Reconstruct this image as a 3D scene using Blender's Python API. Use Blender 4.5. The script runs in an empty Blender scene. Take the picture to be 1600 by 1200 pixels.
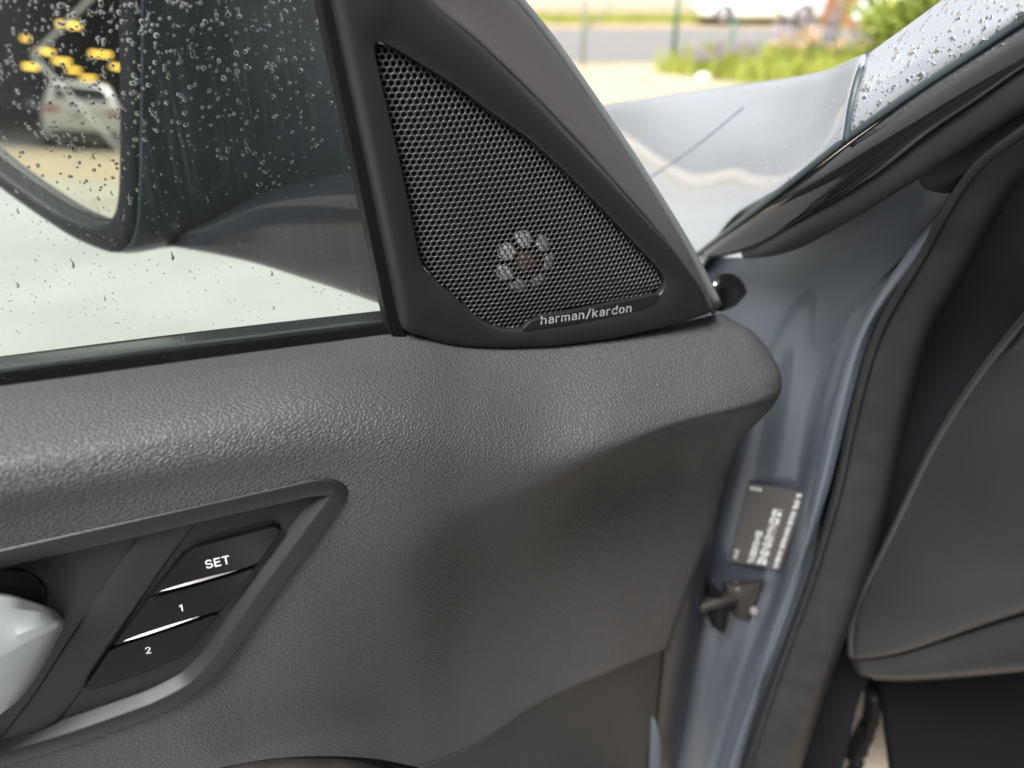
import bpy, bmesh, math, random
from mathutils import Vector, Matrix
from mathutils.bvhtree import BVHTree
random.seed(7)
R = math.radians
S = bpy.context.scene
COL = S.collection

# ------------------------------------------------------------------ camera, sky, sun, exposure
ALPHA, PITCH, FPX = R(21), R(28), 1164.0
EYE = Vector((0, 0, 1.15))
HEAD = Vector((math.sin(ALPHA), math.cos(ALPHA), 0))
RIGHT = Vector((math.cos(ALPHA), -math.sin(ALPHA), 0))
FWD = HEAD * math.cos(PITCH) - Vector((0, 0, math.sin(PITCH)))
UP = RIGHT.cross(FWD)
cam = bpy.data.cameras.new('camera'); camo = bpy.data.objects.new('camera', cam); COL.objects.link(camo)
m = Matrix((RIGHT, UP, -FWD)).transposed().to_4x4(); m.translation = EYE
camo.matrix_world = m
cam.sensor_width = 36; cam.lens = 36 * FPX / 1600
cam.clip_start = .01; cam.clip_end = 2000
cam.dof.use_dof = True; cam.dof.focus_distance = .345; cam.dof.aperture_fstop = 5.4
S.camera = camo
S.render.engine = 'CYCLES'
S.cycles.max_bounces = 14; S.cycles.transparent_max_bounces = 24; S.cycles.transmission_bounces = 12
S.cycles.use_denoising = True

SUN_EL, SUN_AZ = R(53), R(-122)          # azimuth measured clockwise from +Y
w = bpy.data.worlds.new('World'); S.world = w; w.use_nodes = True
nt = w.node_tree; bg = nt.nodes['Background']
sky = nt.nodes.new('ShaderNodeTexSky'); sky.sky_type = 'NISHITA'; sky.sun_disc = False
sky.sun_elevation = SUN_EL; sky.sun_rotation = SUN_AZ; sky.air_density = 1.0; sky.dust_density = 5.0; sky.ozone_density = 1.0
hs = nt.nodes.new('ShaderNodeHueSaturation'); hs.inputs['Saturation'].default_value = .06
nt.links.new(sky.outputs[0], hs.inputs['Color']); nt.links.new(hs.outputs[0], bg.inputs[0])
bg.inputs[1].default_value = .075
sl = bpy.data.lights.new('sun', 'SUN'); sl.energy = 3.0; sl.angle = R(26); sl.color = (1, .97, .94)
so = bpy.data.objects.new('sun', sl); COL.objects.link(so)
sdir = Vector((math.sin(SUN_AZ) * math.cos(SUN_EL), math.cos(SUN_AZ) * math.cos(SUN_EL), math.sin(SUN_EL)))
so.rotation_euler = sdir.to_track_quat('Z', 'Y').to_euler(); so.location = (0, 0, 20)
S.view_settings.view_transform = 'Standard'; S.view_settings.look = 'None'
S.view_settings.exposure = 1.68; S.view_settings.gamma = 1

# ------------------------------------------------------------------ measuring helpers
def ray(px, py): return (FWD + RIGHT * ((px - 800) / FPX) + UP * ((600 - py) / FPX))
def Y(px, py, y):
    d = ray(px, py); return EYE + d * (y / d.y)
def H(px, py, dist):
    d = ray(px, py); return EYE + d * (dist / math.hypot(d.x, d.y))
def G(px, py, z=0):
    d = ray(px, py); return EYE + d * ((z - EYE.z) / d.z)
def lin(pts, n):                                   # resample an open polyline
    out = []; L = [0]
    for a, b in zip(pts, pts[1:]): L.append(L[-1] + (b - a).length)
    for i in range(n):
        s = L[-1] * i / (n - 1); k = 0
        while k < len(pts) - 2 and L[k + 1] < s: k += 1
        f = (s - L[k]) / max(1e-9, L[k + 1] - L[k]); out.append(pts[k].lerp(pts[k + 1], f))
    return out
def cr(p0, p1, p2, p3, t):
    return .5 * ((2 * p1) + (p2 - p0) * t + (2 * p0 - 5 * p1 + 4 * p2 - p3) * t * t + (3 * p1 - p0 - 3 * p2 + p3) * t ** 3)
def spline(p, sub, closed=False):
    n = len(p); out = []
    for i in range(n if closed else n - 1):
        if closed: a, b, c, d = p[i - 1], p[i], p[(i + 1) % n], p[(i + 2) % n]
        else: a, b, c, d = (p[i - 1] if i else 2 * p[0] - p[1]), p[i], p[i + 1], (p[i + 2] if i + 2 < n else 2 * p[-1] - p[-2])
        for k in range(sub): out.append(cr(a, b, c, d, k / sub))
    if not closed: out.append(p[-1].copy())
    return out

# ------------------------------------------------------------------ object helpers
def tag(o, label=None, cat=None, group=None, kind=None):
    if label: o['label'] = label
    if cat: o['category'] = cat
    if group: o['group'] = group
    if kind: o['kind'] = kind
    return o
def empty(name, loc=(0, 0, 0), label=None, cat=None, group=None, rz=0):
    o = bpy.data.objects.new(name, None); COL.objects.link(o); o.location = loc; o.rotation_euler = (0, 0, rz)
    o.empty_display_size = .05
    return tag(o, label, cat, group)
def link(name, me, mat, parent=None, smooth=True):
    o = bpy.data.objects.new(name, me); COL.objects.link(o)
    for mm in (mat if isinstance(mat, (list, tuple)) else [mat]): me.materials.append(mm)
    if smooth:
        for p in me.polygons: p.use_smooth = True
    if parent: o.parent = parent
    return o
def from_bm(name, bm, mat, parent=None, smooth=True, recalc=True):
    if recalc: bmesh.ops.recalc_face_normals(bm, faces=bm.faces)
    me = bpy.data.meshes.new(name); bm.to_mesh(me); bm.free()
    return link(name, me, mat, parent, smooth)
def data(name, v, f, mat, parent=None, smooth=True):
    me = bpy.data.meshes.new(name); me.from_pydata([tuple(p) for p in v], [], f); me.update()
    return link(name, me, mat, parent, smooth)
def dense(rows, su, sv):
    a = [spline(r, su) for r in rows]
    cols = [spline([r[j] for r in a], sv) for j in range(len(a[0]))]
    return [[cols[j][i] for j in range(len(cols))] for i in range(len(cols[0]))]
def grid_mesh(g, skip=None, away=None):
    nr, nc = len(g), len(g[0]); v = [p for r in g for p in r]; f = []
    for i in range(nr - 1):
        for j in range(nc - 1):
            q = (i * nc + j, i * nc + j + 1, (i + 1) * nc + j + 1, (i + 1) * nc + j)
            if skip and skip((g[i][j] + g[i + 1][j + 1]) / 2): continue
            f.append(q)
    s = 0
    for q in f[::max(1, len(f) // 200)]:
        n = (v[q[1]] - v[q[0]]).cross(v[q[3]] - v[q[0]]); s += n.dot(EYE - v[q[0]]) / max(1e-9, n.length * (EYE - v[q[0]]).length)
    if s < 0: f = [q[::-1] for q in f]
    return v, f
def net(name, rows, mat, parent=None, su=8, sv=8, thick=.003, skip=None):
    v, f = grid_mesh(dense(rows, su, sv), skip)
    o = data(name, v, f, mat, parent)
    if thick:
        md = o.modifiers.new('thickness', 'SOLIDIFY'); md.thickness = thick; md.offset = -1
    return o
def tube(name, pts, rad, mat, parent=None, seg=12, squash=1.0, axis=None, sub=6, taper=None):
    p = spline(pts, sub) if sub else pts; v = []; f = []; n = len(p)
    for i, q in enumerate(p):
        t = (p[min(i + 1, n - 1)] - p[max(i - 1, 0)]).normalized()
        a = (axis or Vector((0, 0, 1))); u = t.cross(a).normalized(); wv = u.cross(t)
        r = rad * (taper(i / (n - 1)) if taper else 1)
        for k in range(seg):
            an = 2 * math.pi * k / seg; v.append(q + u * math.cos(an) * r + wv * math.sin(an) * r * squash)
    for i in range(n - 1):
        for k in range(seg): f.append((i * seg + k, i * seg + (k + 1) % seg, (i + 1) * seg + (k + 1) % seg, (i + 1) * seg + k))
    f.append(tuple(range(seg))[::-1]); f.append(tuple((n - 1) * seg + k for k in range(seg)))
    if name is None: return v, f
    return data(name, v, f, mat, parent)
def add(bm, vf):
    v, f = vf; b = [bm.verts.new(p) for p in v]
    for q in f:
        try: bm.faces.new([b[k] for k in q])
        except ValueError: pass
def box(bm, c, s, rot=None):
    M = (rot or Matrix.Identity(3)); c = Vector(c); v = []
    for x in (-.5, .5):
        for y in (-.5, .5):
            for z in (-.5, .5): v.append(c + M @ Vector((x * s[0], y * s[1], z * s[2])))
    add(bm, (v, [(0, 1, 3, 2), (4, 6, 7, 5), (0, 4, 5, 1), (2, 3, 7, 6), (0, 2, 6, 4), (1, 5, 7, 3)]))
def loop_resample(pts, n):
    p = pts + [pts[0]]; return lin(p, n + 1)[:-1]
def round_poly(pts, rads, seg=6):                  # 2D polygon (Vectors) with rounded corners
    out = []; n = len(pts)
    for i in range(n):
        p, a, b = pts[i], pts[i - 1], pts[(i + 1) % n]; r = rads[i] if isinstance(rads, (list, tuple)) else rads
        if r <= 0: out.append(p.copy()); continue
        da, db = (a - p), (b - p); r1 = min(r, da.length * .45, db.length * .45)
        s, e = p + da.normalized() * r1, p + db.normalized() * r1
        for k in range(seg + 1):
            t = k / seg; out.append(s * (1 - t) ** 2 + p * 2 * t * (1 - t) + e * t * t)
    return out
def offset_loop(p, d):                             # inward for a counter-clockwise loop in (x, z)
    n = len(p); A = sum(p[i].x * p[(i + 1) % n].z - p[(i + 1) % n].x * p[i].z for i in range(n)); sg = 1 if A > 0 else -1
    out = []
    for i in range(n):
        t = (p[(i + 1) % n] - p[i - 1]); t.y = 0; t.normalize()
        out.append(p[i] + Vector((-t.z, 0, t.x)) * d * sg)
    return out
def loft(loops, cap_end=False, cap_start=False):
    n = len(loops[0]); v = [p for l in loops for p in l]; f = []
    for i in range(len(loops) - 1):
        for k in range(n): f.append((i * n + k, i * n + (k + 1) % n, (i + 1) * n + (k + 1) % n, (i + 1) * n + k))
    if cap_end: f.append(tuple((len(loops) - 1) * n + k for k in range(n)))
    if cap_start: f.append(tuple(range(n))[::-1])
    return v, f
def offset_clean(p, d):
    q = offset_loop(p, d); n = len(p); ok = [min((a - b).length for b in p) > .96 * abs(d) for a in q]
    if not any(ok): return q
    k0 = ok.index(True); i = 0
    while i < n:
        a = (k0 + i) % n
        if ok[a]: i += 1; last = a; continue
        j = i
        while not ok[(k0 + j) % n]: j += 1
        e = (k0 + j) % n
        for k in range(i, j): q[(k0 + k) % n] = q[last].lerp(q[e], (k - i + 1) / (j - i + 1))
        i = j
    return q
def at_y(l, y): return [Vector((p.x, y, p.z)) for p in l]
def prism(pts, y0, y1, bev=.0004, n=0):            # plate in the door plane: front at y0, back at y1
    if n: pts = loop_resample(pts, n); pts = [(pts[i - 1] + pts[i] * 2 + pts[(i + 1) % n]) / 4 for i in range(n)]
    i1 = offset_clean(pts, bev); i2 = offset_clean(pts, bev * .3)
    return loft([at_y(pts, y1), at_y(pts, y0 + bev), at_y(i2, y0 + bev * .3), at_y(i1, y0)], True, True)
def inside(pt, poly):
    c = False; n = len(poly); j = n - 1
    for i in range(n):
        a, b = poly[i], poly[j]
        if (a[1] > pt[1]) != (b[1] > pt[1]) and pt[0] < (b[0] - a[0]) * (pt[1] - a[1]) / (b[1] - a[1]) + a[0]: c = not c
        j = i
    return c

# ------------------------------------------------------------------ materials
def mat(name, col, rough=.5, metal=0, spec=.5, noise=None, bump=None, coat=0, croughness=.05, emit=None, strength=0):
    """noise=(scale, amount, second colour); bump=(scale, strength, distance)"""
    M = bpy.data.materials.new(name); M.use_nodes = True; t = M.node_tree; b = t.nodes['Principled BSDF']
    b.inputs['Base Color'].default_value = (*col, 1); b.inputs['Roughness'].default_value = rough
    b.inputs['Metallic'].default_value = metal; b.inputs['Specular IOR Level'].default_value = spec
    b.inputs['Coat Weight'].default_value = coat; b.inputs['Coat Roughness'].default_value = croughness
    tc = t.nodes.new('ShaderNodeTexCoord')
    if noise:
        n = t.nodes.new('ShaderNodeTexNoise'); n.inputs['Scale'].default_value = noise[0]; n.inputs['Detail'].default_value = 6
        t.links.new(tc.outputs['Object'], n.inputs['Vector'])
        mx = t.nodes.new('ShaderNodeMix'); mx.data_type = 'RGBA'
        mx.inputs['A'].default_value = (*col, 1); mx.inputs['B'].default_value = (*noise[2], 1)
        mr = t.nodes.new('ShaderNodeMapRange'); mr.inputs['From Min'].default_value = .35; mr.inputs['From Max'].default_value = .65; mr.inputs['To Max'].default_value = noise[1]
        t.links.new(n.outputs['Fac'], mr.inputs['Value']); t.links.new(mr.outputs[0], mx.inputs['Factor']); t.links.new(mx.outputs['Result'], b.inputs['Base Color'])
    if bump:
        n = t.nodes.new('ShaderNodeTexNoise'); n.inputs['Scale'].default_value = bump[0]; n.inputs['Detail'].default_value = 3
        t.links.new(tc.outputs['Object'], n.inputs['Vector'])
        bp = t.nodes.new('ShaderNodeBump'); bp.inputs['Strength'].default_value = bump[1]; bp.inputs['Distance'].default_value = bump[2]
        t.links.new(n.outputs['Fac'], bp.inputs['Height']); t.links.new(bp.outputs[0], b.inputs['Normal'])
    if emit: b.inputs['Emission Color'].default_value = (*emit, 1); b.inputs['Emission Strength'].default_value = strength
    return M
def speckle(M, scale=900, thresh=.035, col=(.5, .48, .45), amount=.6):
    """dust: sparse pale specks over the material's own colour"""
    t = M.node_tree; b = t.nodes['Principled BSDF']; tc = t.nodes.new('ShaderNodeTexCoord')
    v = t.nodes.new('ShaderNodeTexVoronoi'); v.inputs['Scale'].default_value = scale; v.inputs['Randomness'].default_value = 1
    t.links.new(tc.outputs['Object'], v.inputs['Vector'])
    r = t.nodes.new('ShaderNodeMapRange'); r.inputs['From Min'].default_value = thresh; r.inputs['From Max'].default_value = thresh * 2.2
    r.inputs['To Min'].default_value = amount; r.inputs['To Max'].default_value = 0
    t.links.new(v.outputs['Distance'], r.inputs['Value'])
    n = t.nodes.new('ShaderNodeTexNoise'); n.inputs['Scale'].default_value = 60; t.links.new(tc.outputs['Object'], n.inputs['Vector'])
    r2 = t.nodes.new('ShaderNodeMapRange'); r2.inputs['From Min'].default_value = .5; r2.inputs['From Max'].default_value = .62
    t.links.new(n.outputs['Fac'], r2.inputs['Value'])
    mu = t.nodes.new('ShaderNodeMath'); mu.operation = 'MULTIPLY'; t.links.new(r.outputs[0], mu.inputs[0]); t.links.new(r2.outputs[0], mu.inputs[1])
    mx = t.nodes.new('ShaderNodeMix'); mx.data_type = 'RGBA'; mx.inputs['B'].default_value = (*col, 1)
    old = b.inputs['Base Color'].links
    if old: t.links.new(old[0].from_socket, mx.inputs['A'])
    else: mx.inputs['A'].default_value = b.inputs['Base Color'].default_value
    t.links.new(mu.outputs[0], mx.inputs['Factor']); t.links.new(mx.outputs['Result'], b.inputs['Base Color'])
    return M
def leather(name, col, cell, strength, rough):
    M = bpy.data.materials.new(name); M.use_nodes = True; t = M.node_tree; b = t.nodes['Principled BSDF']; L = t.links.new; N = t.nodes.new
    b.inputs['Base Color'].default_value = (*col, 1); b.inputs['Roughness'].default_value = rough; b.inputs['Specular IOR Level'].default_value = .45
    tc = N('ShaderNodeTexCoord'); mp = N('ShaderNodeMapping'); mp.inputs['Scale'].default_value = (.62, 1, 1); mp.inputs['Rotation'].default_value = (0, R(12), 0)
    L(tc.outputs['Object'], mp.inputs['Vector'])
    nz = N('ShaderNodeTexNoise'); nz.inputs['Scale'].default_value = 1.6 / cell; nz.inputs['Detail'].default_value = 2; L(mp.outputs[0], nz.inputs['Vector'])
    sub = N('ShaderNodeVectorMath'); sub.operation = 'SUBTRACT'; sub.inputs[1].default_value = (.5, .5, .5); L(nz.outputs['Color'], sub.inputs[0])
    sc = N('ShaderNodeVectorMath'); sc.operation = 'SCALE'; sc.inputs['Scale'].default_value = cell * .55; L(sub.outputs[0], sc.inputs[0])
    ad = N('ShaderNodeVectorMath'); ad.operation = 'ADD'; L(mp.outputs[0], ad.inputs[0]); L(sc.outputs[0], ad.inputs[1])
    vo = N('ShaderNodeTexVoronoi'); vo.feature = 'DISTANCE_TO_EDGE'; vo.inputs['Scale'].default_value = 1 / cell; L(ad.outputs[0], vo.inputs['Vector'])
    mr = N('ShaderNodeMapRange'); mr.interpolation_type = 'SMOOTHSTEP'; mr.inputs['From Max'].default_value = .26; L(vo.outputs['Distance'], mr.inputs['Value'])
    n2 = N('ShaderNodeTexNoise'); n2.inputs['Scale'].default_value = 4.5 / cell; n2.inputs['Detail'].default_value = 3; L(tc.outputs['Object'], n2.inputs['Vector'])
    m2 = N('ShaderNodeMath'); m2.operation = 'MULTIPLY_ADD'; m2.inputs[1].default_value = .18; L(n2.outputs['Fac'], m2.inputs[0]); L(mr.outputs[0], m2.inputs[2])
    bp = N('ShaderNodeBump'); bp.inputs['Strength'].default_value = strength; bp.inputs['Distance'].default_value = cell * .28; L(m2.outputs[0], bp.inputs['Height']); L(bp.outputs[0], b.inputs['Normal'])
    n3 = N('ShaderNodeTexNoise'); n3.inputs['Scale'].default_value = 14; n3.inputs['Detail'].default_value = 4; L(tc.outputs['Object'], n3.inputs['Vector'])
    r3 = N('ShaderNodeMapRange'); r3.inputs['To Min'].default_value = rough - .05; r3.inputs['To Max'].default_value = rough + .06; L(n3.outputs['Fac'], r3.inputs['Value']); L(r3.outputs[0], b.inputs['Roughness'])
    return M

M_leather = leather('grained leatherette', (.043, .0422, .0448), .00140, .66, .48)
M_soft = leather('fine grained soft trim', (.009, .0089, .0094), .0015, .35, .5)
M_plastic = speckle(mat('matt black plastic', (.0122, .0120, .0126), .38, spec=.5, bump=(2600, .25, .0002)))
M_bezel = speckle(mat('bezel plastic', (.0092, .0088, .0090), .46, spec=.42, bump=(2400, .3, .0002)), 700, .03)
M_pillar = mat('pillar trim fabric', (.034, .030, .034), .75, bump=(3800, .5, .0003), noise=(2500, .6, (.050, .045, .050)))
M_rubber = mat('black rubber', (.004, .004, .0045), .55, spec=.15)
M_seal = mat('door seal rubber', (.0155, .0150, .016), .6, bump=(900, .2, .0003))
M_gloss = mat('gloss black', (.006, .006, .007), .06, spec=.6)
M_mirrorblack = mat('mirror housing black', (.030, .037, .047), .22, spec=.4, noise=(34, .8, (.016, .020, .027)))
M_button = mat('button black', (.003, .003, .0035), .17, spec=.22)
M_lip_glint = mat('key lip painted highlight', (.13, .125, .125), .25, metal=.9)  # painted highlight: brighter than the black keys to stand for a glint
M_grille = mat('speaker mesh paint', (.105, .100, .099), .42, metal=.75, spec=.7)
M_dark = mat('dark cavity', (.006, .006, .006), .8)
M_white = mat('white print', (.75, .75, .74), .5)
M_letter = mat('metal letter', (.82, .81, .80), .3, metal=.55)
M_chrome = mat('bright metal', (.93, .93, .92), .35, metal=.25)
M_satin = mat('satin silver', (.36, .38, .385), .45, metal=.7, noise=(40, .2, (.31, .335, .34)))
M_bronze = mat('dome film', (.22, .16, .13), .4, metal=.7)
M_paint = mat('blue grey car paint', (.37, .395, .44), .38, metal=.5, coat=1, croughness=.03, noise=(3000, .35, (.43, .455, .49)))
M_flange_shaded = mat('blue grey flange paint in shade', (.072, .084, .104), .34, coat=.5, croughness=.1)  # body paint darkened for the shade inside the door opening
M_jamb_shaded = mat('blue grey jamb paint in shade', (.052, .061, .077), .38, metal=.15, coat=.3, croughness=.15, noise=(14, .5, (.064, .074, .090)))  # same paint as the wing, the jamb's shade put into its colour
M_dash = mat('dash plastic', (.0175, .0172, .0185), .5, bump=(1500, .4, .0003), noise=(12, .6, (.026, .025, .0262)))
speckle(M_dash, 600, .025, amount=.4)
M_carpet = mat('dark carpet', (.006, .006, .008), .95, spec=.1, bump=(900, .6, .001))
M_rim0 = mat('zinc bolt', (.07, .068, .066), .55, metal=.5)
M_mat = mat('beige mat', (.36, .31, .24), .9, bump=(700, .5, .001))
M_steel = mat('worn steel', (.050, .045, .043), .45, metal=.5, noise=(60, .7, (.025, .022, .021)))
M_mirror = mat('mirror silver', (.74, .75, .70), .0, metal=1)
M_armblack = mat('mirror foot black', (.010, .011, .014), .2, spec=.38)
def glass_mat(name, tint, ior):
    M = bpy.data.materials.new(name); M.use_nodes = True; t = M.node_tree; t.nodes.clear(); N = t.nodes.new; L = t.links.new
    out = N('ShaderNodeOutputMaterial'); tr = N('ShaderNodeBsdfTransparent'); tr.inputs[0].default_value = (*tint, 1)
    gl = N('ShaderNodeBsdfGlossy'); gl.inputs['Roughness'].default_value = .0
    fr = N('ShaderNodeFresnel'); fr.inputs['IOR'].default_value = ior; mx = N('ShaderNodeMixShader')
    L(fr.outputs[0], mx.inputs[0]); L(tr.outputs[0], mx.inputs[1]); L(gl.outputs[0], mx.inputs[2])
    # road film: vertical wipe streaks and a thin patchy haze of dried dirt
    df = N('ShaderNodeBsdfDiffuse'); df.inputs[0].default_value = (.62, .66, .62, 1); m2 = N('ShaderNodeMixShader')
    tc = N('ShaderNodeTexCoord'); mp = N('ShaderNodeMapping'); mp.inputs['Scale'].default_value = (900, 1, 14); L(tc.outputs['Object'], mp.inputs[0])
    n1 = N('ShaderNodeTexNoise'); n1.inputs['Scale'].default_value = 1; n1.inputs['Detail'].default_value = 4; L(mp.outputs[0], n1.inputs[0])
    n2 = N('ShaderNodeTexNoise'); n2.inputs['Scale'].default_value = 16; n2.inputs['Detail'].default_value = 5; L(tc.outputs['Object'], n2.inputs[0])
    a = N('ShaderNodeMapRange'); a.inputs['From Min'].default_value = .48; a.inputs['From Max'].default_value = .8; a.inputs['To Max'].default_value = .035; L(n1.outputs['Fac'], a.inputs[0])
    c = N('ShaderNodeMapRange'); c.inputs['From Min'].default_value = .4; c.inputs['From Max'].default_value = .7; L(n2.outputs['Fac'], c.inputs[0])
    mu = N('ShaderNodeMath'); mu.operation = 'MULTIPLY_ADD'; mu.inputs[2].default_value = .011; L(a.outputs[0], mu.inputs[0]); L(c.outputs[0], mu.inputs[1])
    L(mu.outputs[0], m2.inputs[0]); L(mx.outputs[0], m2.inputs[1]); L(df.outputs[0], m2.inputs[2]); L(m2.outputs[0], out.inputs[0])
    return M
M_glass = glass_mat('tinted window glass', (.93, .955, .935), 1.35)
M_water = bpy.data.materials.new('water bead'); M_water.use_nodes = True
b = M_water.node_tree.nodes['Principled BSDF']; b.inputs['Transmission Weight'].default_value = 1; b.inputs['IOR'].default_value = 1.33; b.inputs['Roughness'].default_value = 0

def arc(cx, cy, rx, ry, a0, a1, n=14): return [(cx + rx * math.cos(R(a0 + (a1 - a0) * k / n)), cy + ry * math.sin(R(a0 + (a1 - a0) * k / n))) for k in range(n + 1)]
ARCH = [(0, .40), (.02, .52), (.08, .62), (.18, .68), (.28, .68), (.37, .63), (.42, .54), (.43, .42), (.43, 0)]
GLYPH = {                                           # letter strokes: (advance width, polylines)
 'h': (.43, [[(0, 0), (0, 1)], ARCH]), 'n': (.43, [[(0, 0), (0, .70)], ARCH]), 'r': (.27, [[(0, 0), (0, .70)], [(0, .40), (.03, .54), (.10, .64), (.20, .69), (.28, .69)]]),
 'm': (.72, [[(0, 0), (0, .70)], [(x * .84, y) for x, y in ARCH], [(.36 + x * .84, y) for x, y in ARCH]]),
 'a': (.42, [[(.03, .56), (.10, .66), (.22, .70), (.34, .66), (.41, .56), (.42, .44), (.42, 0)], [(.42, .40), (.22, .40), (.08, .35), (.01, .21), (.06, .07), (.18, 0), (.30, .03), (.42, .16)]]),
 'k': (.42, [[(0, 0), (0, 1)], [(.40, .68), (0, .27)], [(.15, .42), (.42, 0)]]), 'd': (.45, [[(.45, 0), (.45, 1)], arc(.225, .345, .225, .345, 0, 360, 26)]),
 'o': (.46, [arc(.23, .345, .23, .345, 0, 360, 26)]), '/': (.36, [[(0, -.08), (.36, 1.06)]]),
 'S': (.60, [arc(.30, .745, .27, .255, 25, 90, 6) + arc(.30, .745, .27, .255, 90, 270, 12)[1:] + arc(.30, .255, .29, .255, 90, -90, 12)[1:] + arc(.30, .255, .29, .255, -90, -155, 6)[1:]]),
 'E': (.52, [[(.52, 1), (0, 1), (0, 0), (.52, 0)], [(0, .51), (.46, .51)]]), 'T': (.62, [[(0, 1), (.62, 1)], [(.31, 1), (.31, 0)]]),
 '1': (.24, [[(0, .76), (.24, 1), (.24, 0)]]), '2': (.54, [arc(.27, .73, .26, .27, 165, -25, 14) + [(.02, .02), (.02, 0), (.55, 0)]])}
def text_faces(txt, wgt, gap):
    v, f = [], []; x = 0; hw = wgt / 2
    for ch in txt:
        adv, strokes = GLYPH[ch]
        for st in strokes:
            for (ax, ay), (bx, by) in zip(st, st[1:]):
                l = math.hypot(bx - ax, by - ay)
                if l < 1e-6: continue
                nx, ny = -(by - ay) / l * hw, (bx - ax) / l * hw; b0 = len(v)
                v += [(x + ax + nx, ay + ny, 0), (x + ax - nx, ay - ny, 0), (x + bx - nx, by - ny, 0), (x + bx + nx, by + ny, 0)]; f.append((b0, b0 + 1, b0 + 2, b0 + 3))
            for (ax, ay) in st:                     # round joints and ends, a hair lower than the strokes
                b0 = len(v); v += [(x + ax + hw * math.cos(R(36 * k)), ay + hw * math.sin(R(36 * k)), -.02) for k in range(10)]; f.append(tuple(range(b0, b0 + 10)))
        x += adv + gap
    me = bpy.data.meshes.new('lettering'); me.from_pydata(v, [], f); me.update(); return me
def lettering(name, txt, p0, p1, height, mat_, parent, weight=.0, y=None):
    """text on the door plane: p0..p1 is the middle of its baseline's run, facing -Y"""
    me = text_faces(txt, weight, .30); xs = [v.co.x for v in me.vertices]; ys = [v.co.y for v in me.vertices]
    wd = max(xs) - min(xs); ht = max(ys) - min(ys)
    run = (p1 - p0); ex = run.normalized(); ez = Vector((0, 0, 1)) - ex * ex.z; ez.normalize(); ey = ez.cross(ex)
    sz = height / ht; sx = run.length / wd
    if len(txt) == 1: sx = sz * .95; p0 = p0 + ex * ((run.length - wd * sx) / 2)
    for v in me.vertices:
        q = p0 + ex * ((v.co.x - min(xs)) * sx) + ez * ((v.co.y - min(ys)) * sz) - ey * (v.co.z * .004 * sz)
        v.co = q
    return link(name, me, mat_, parent, False)

# ================================================================== THE CAR DOOR
door = empty('door_assembly', (0, .36, .6), 'open front car door with grey leatherette lining, corner tweeter and seat memory buttons', 'car door')
def P(o):                                          # parent while keeping the mesh where it was built
    o.matrix_parent_inverse = Matrix.Translation(-Vector(o.parent.location)) if o.parent.type == 'EMPTY' else Matrix.Identity(4)
    return o
class Kid:                                         # builders get this as parent: linked, then fixed under the empty
    pass
def fix(root):
    for o in root.children:
        o.matrix_parent_inverse = (Matrix.Translation(Vector(root.location)) @ Matrix.Rotation(root.rotation_euler.z, 4, 'Z')).inverted()

# ---- switch bezel outline is needed first: the lining has an opening behind it
BEZ = [(-760, 1040), (0, 860), (495, 749), (528, 750), (546, 764), (541, 785), (500, 840), (417, 950), (350, 1048), (312, 1085), (250, 1117), (125, 1162), (0, 1200), (-760, 1435)]
YB = .2640
bez = loop_resample(round_poly([Y(x, y, YB) for x, y in BEZ], .006, 4), 220)
hole = [(p.x, p.z) for p in offset_loop(bez, .005)]

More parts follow.
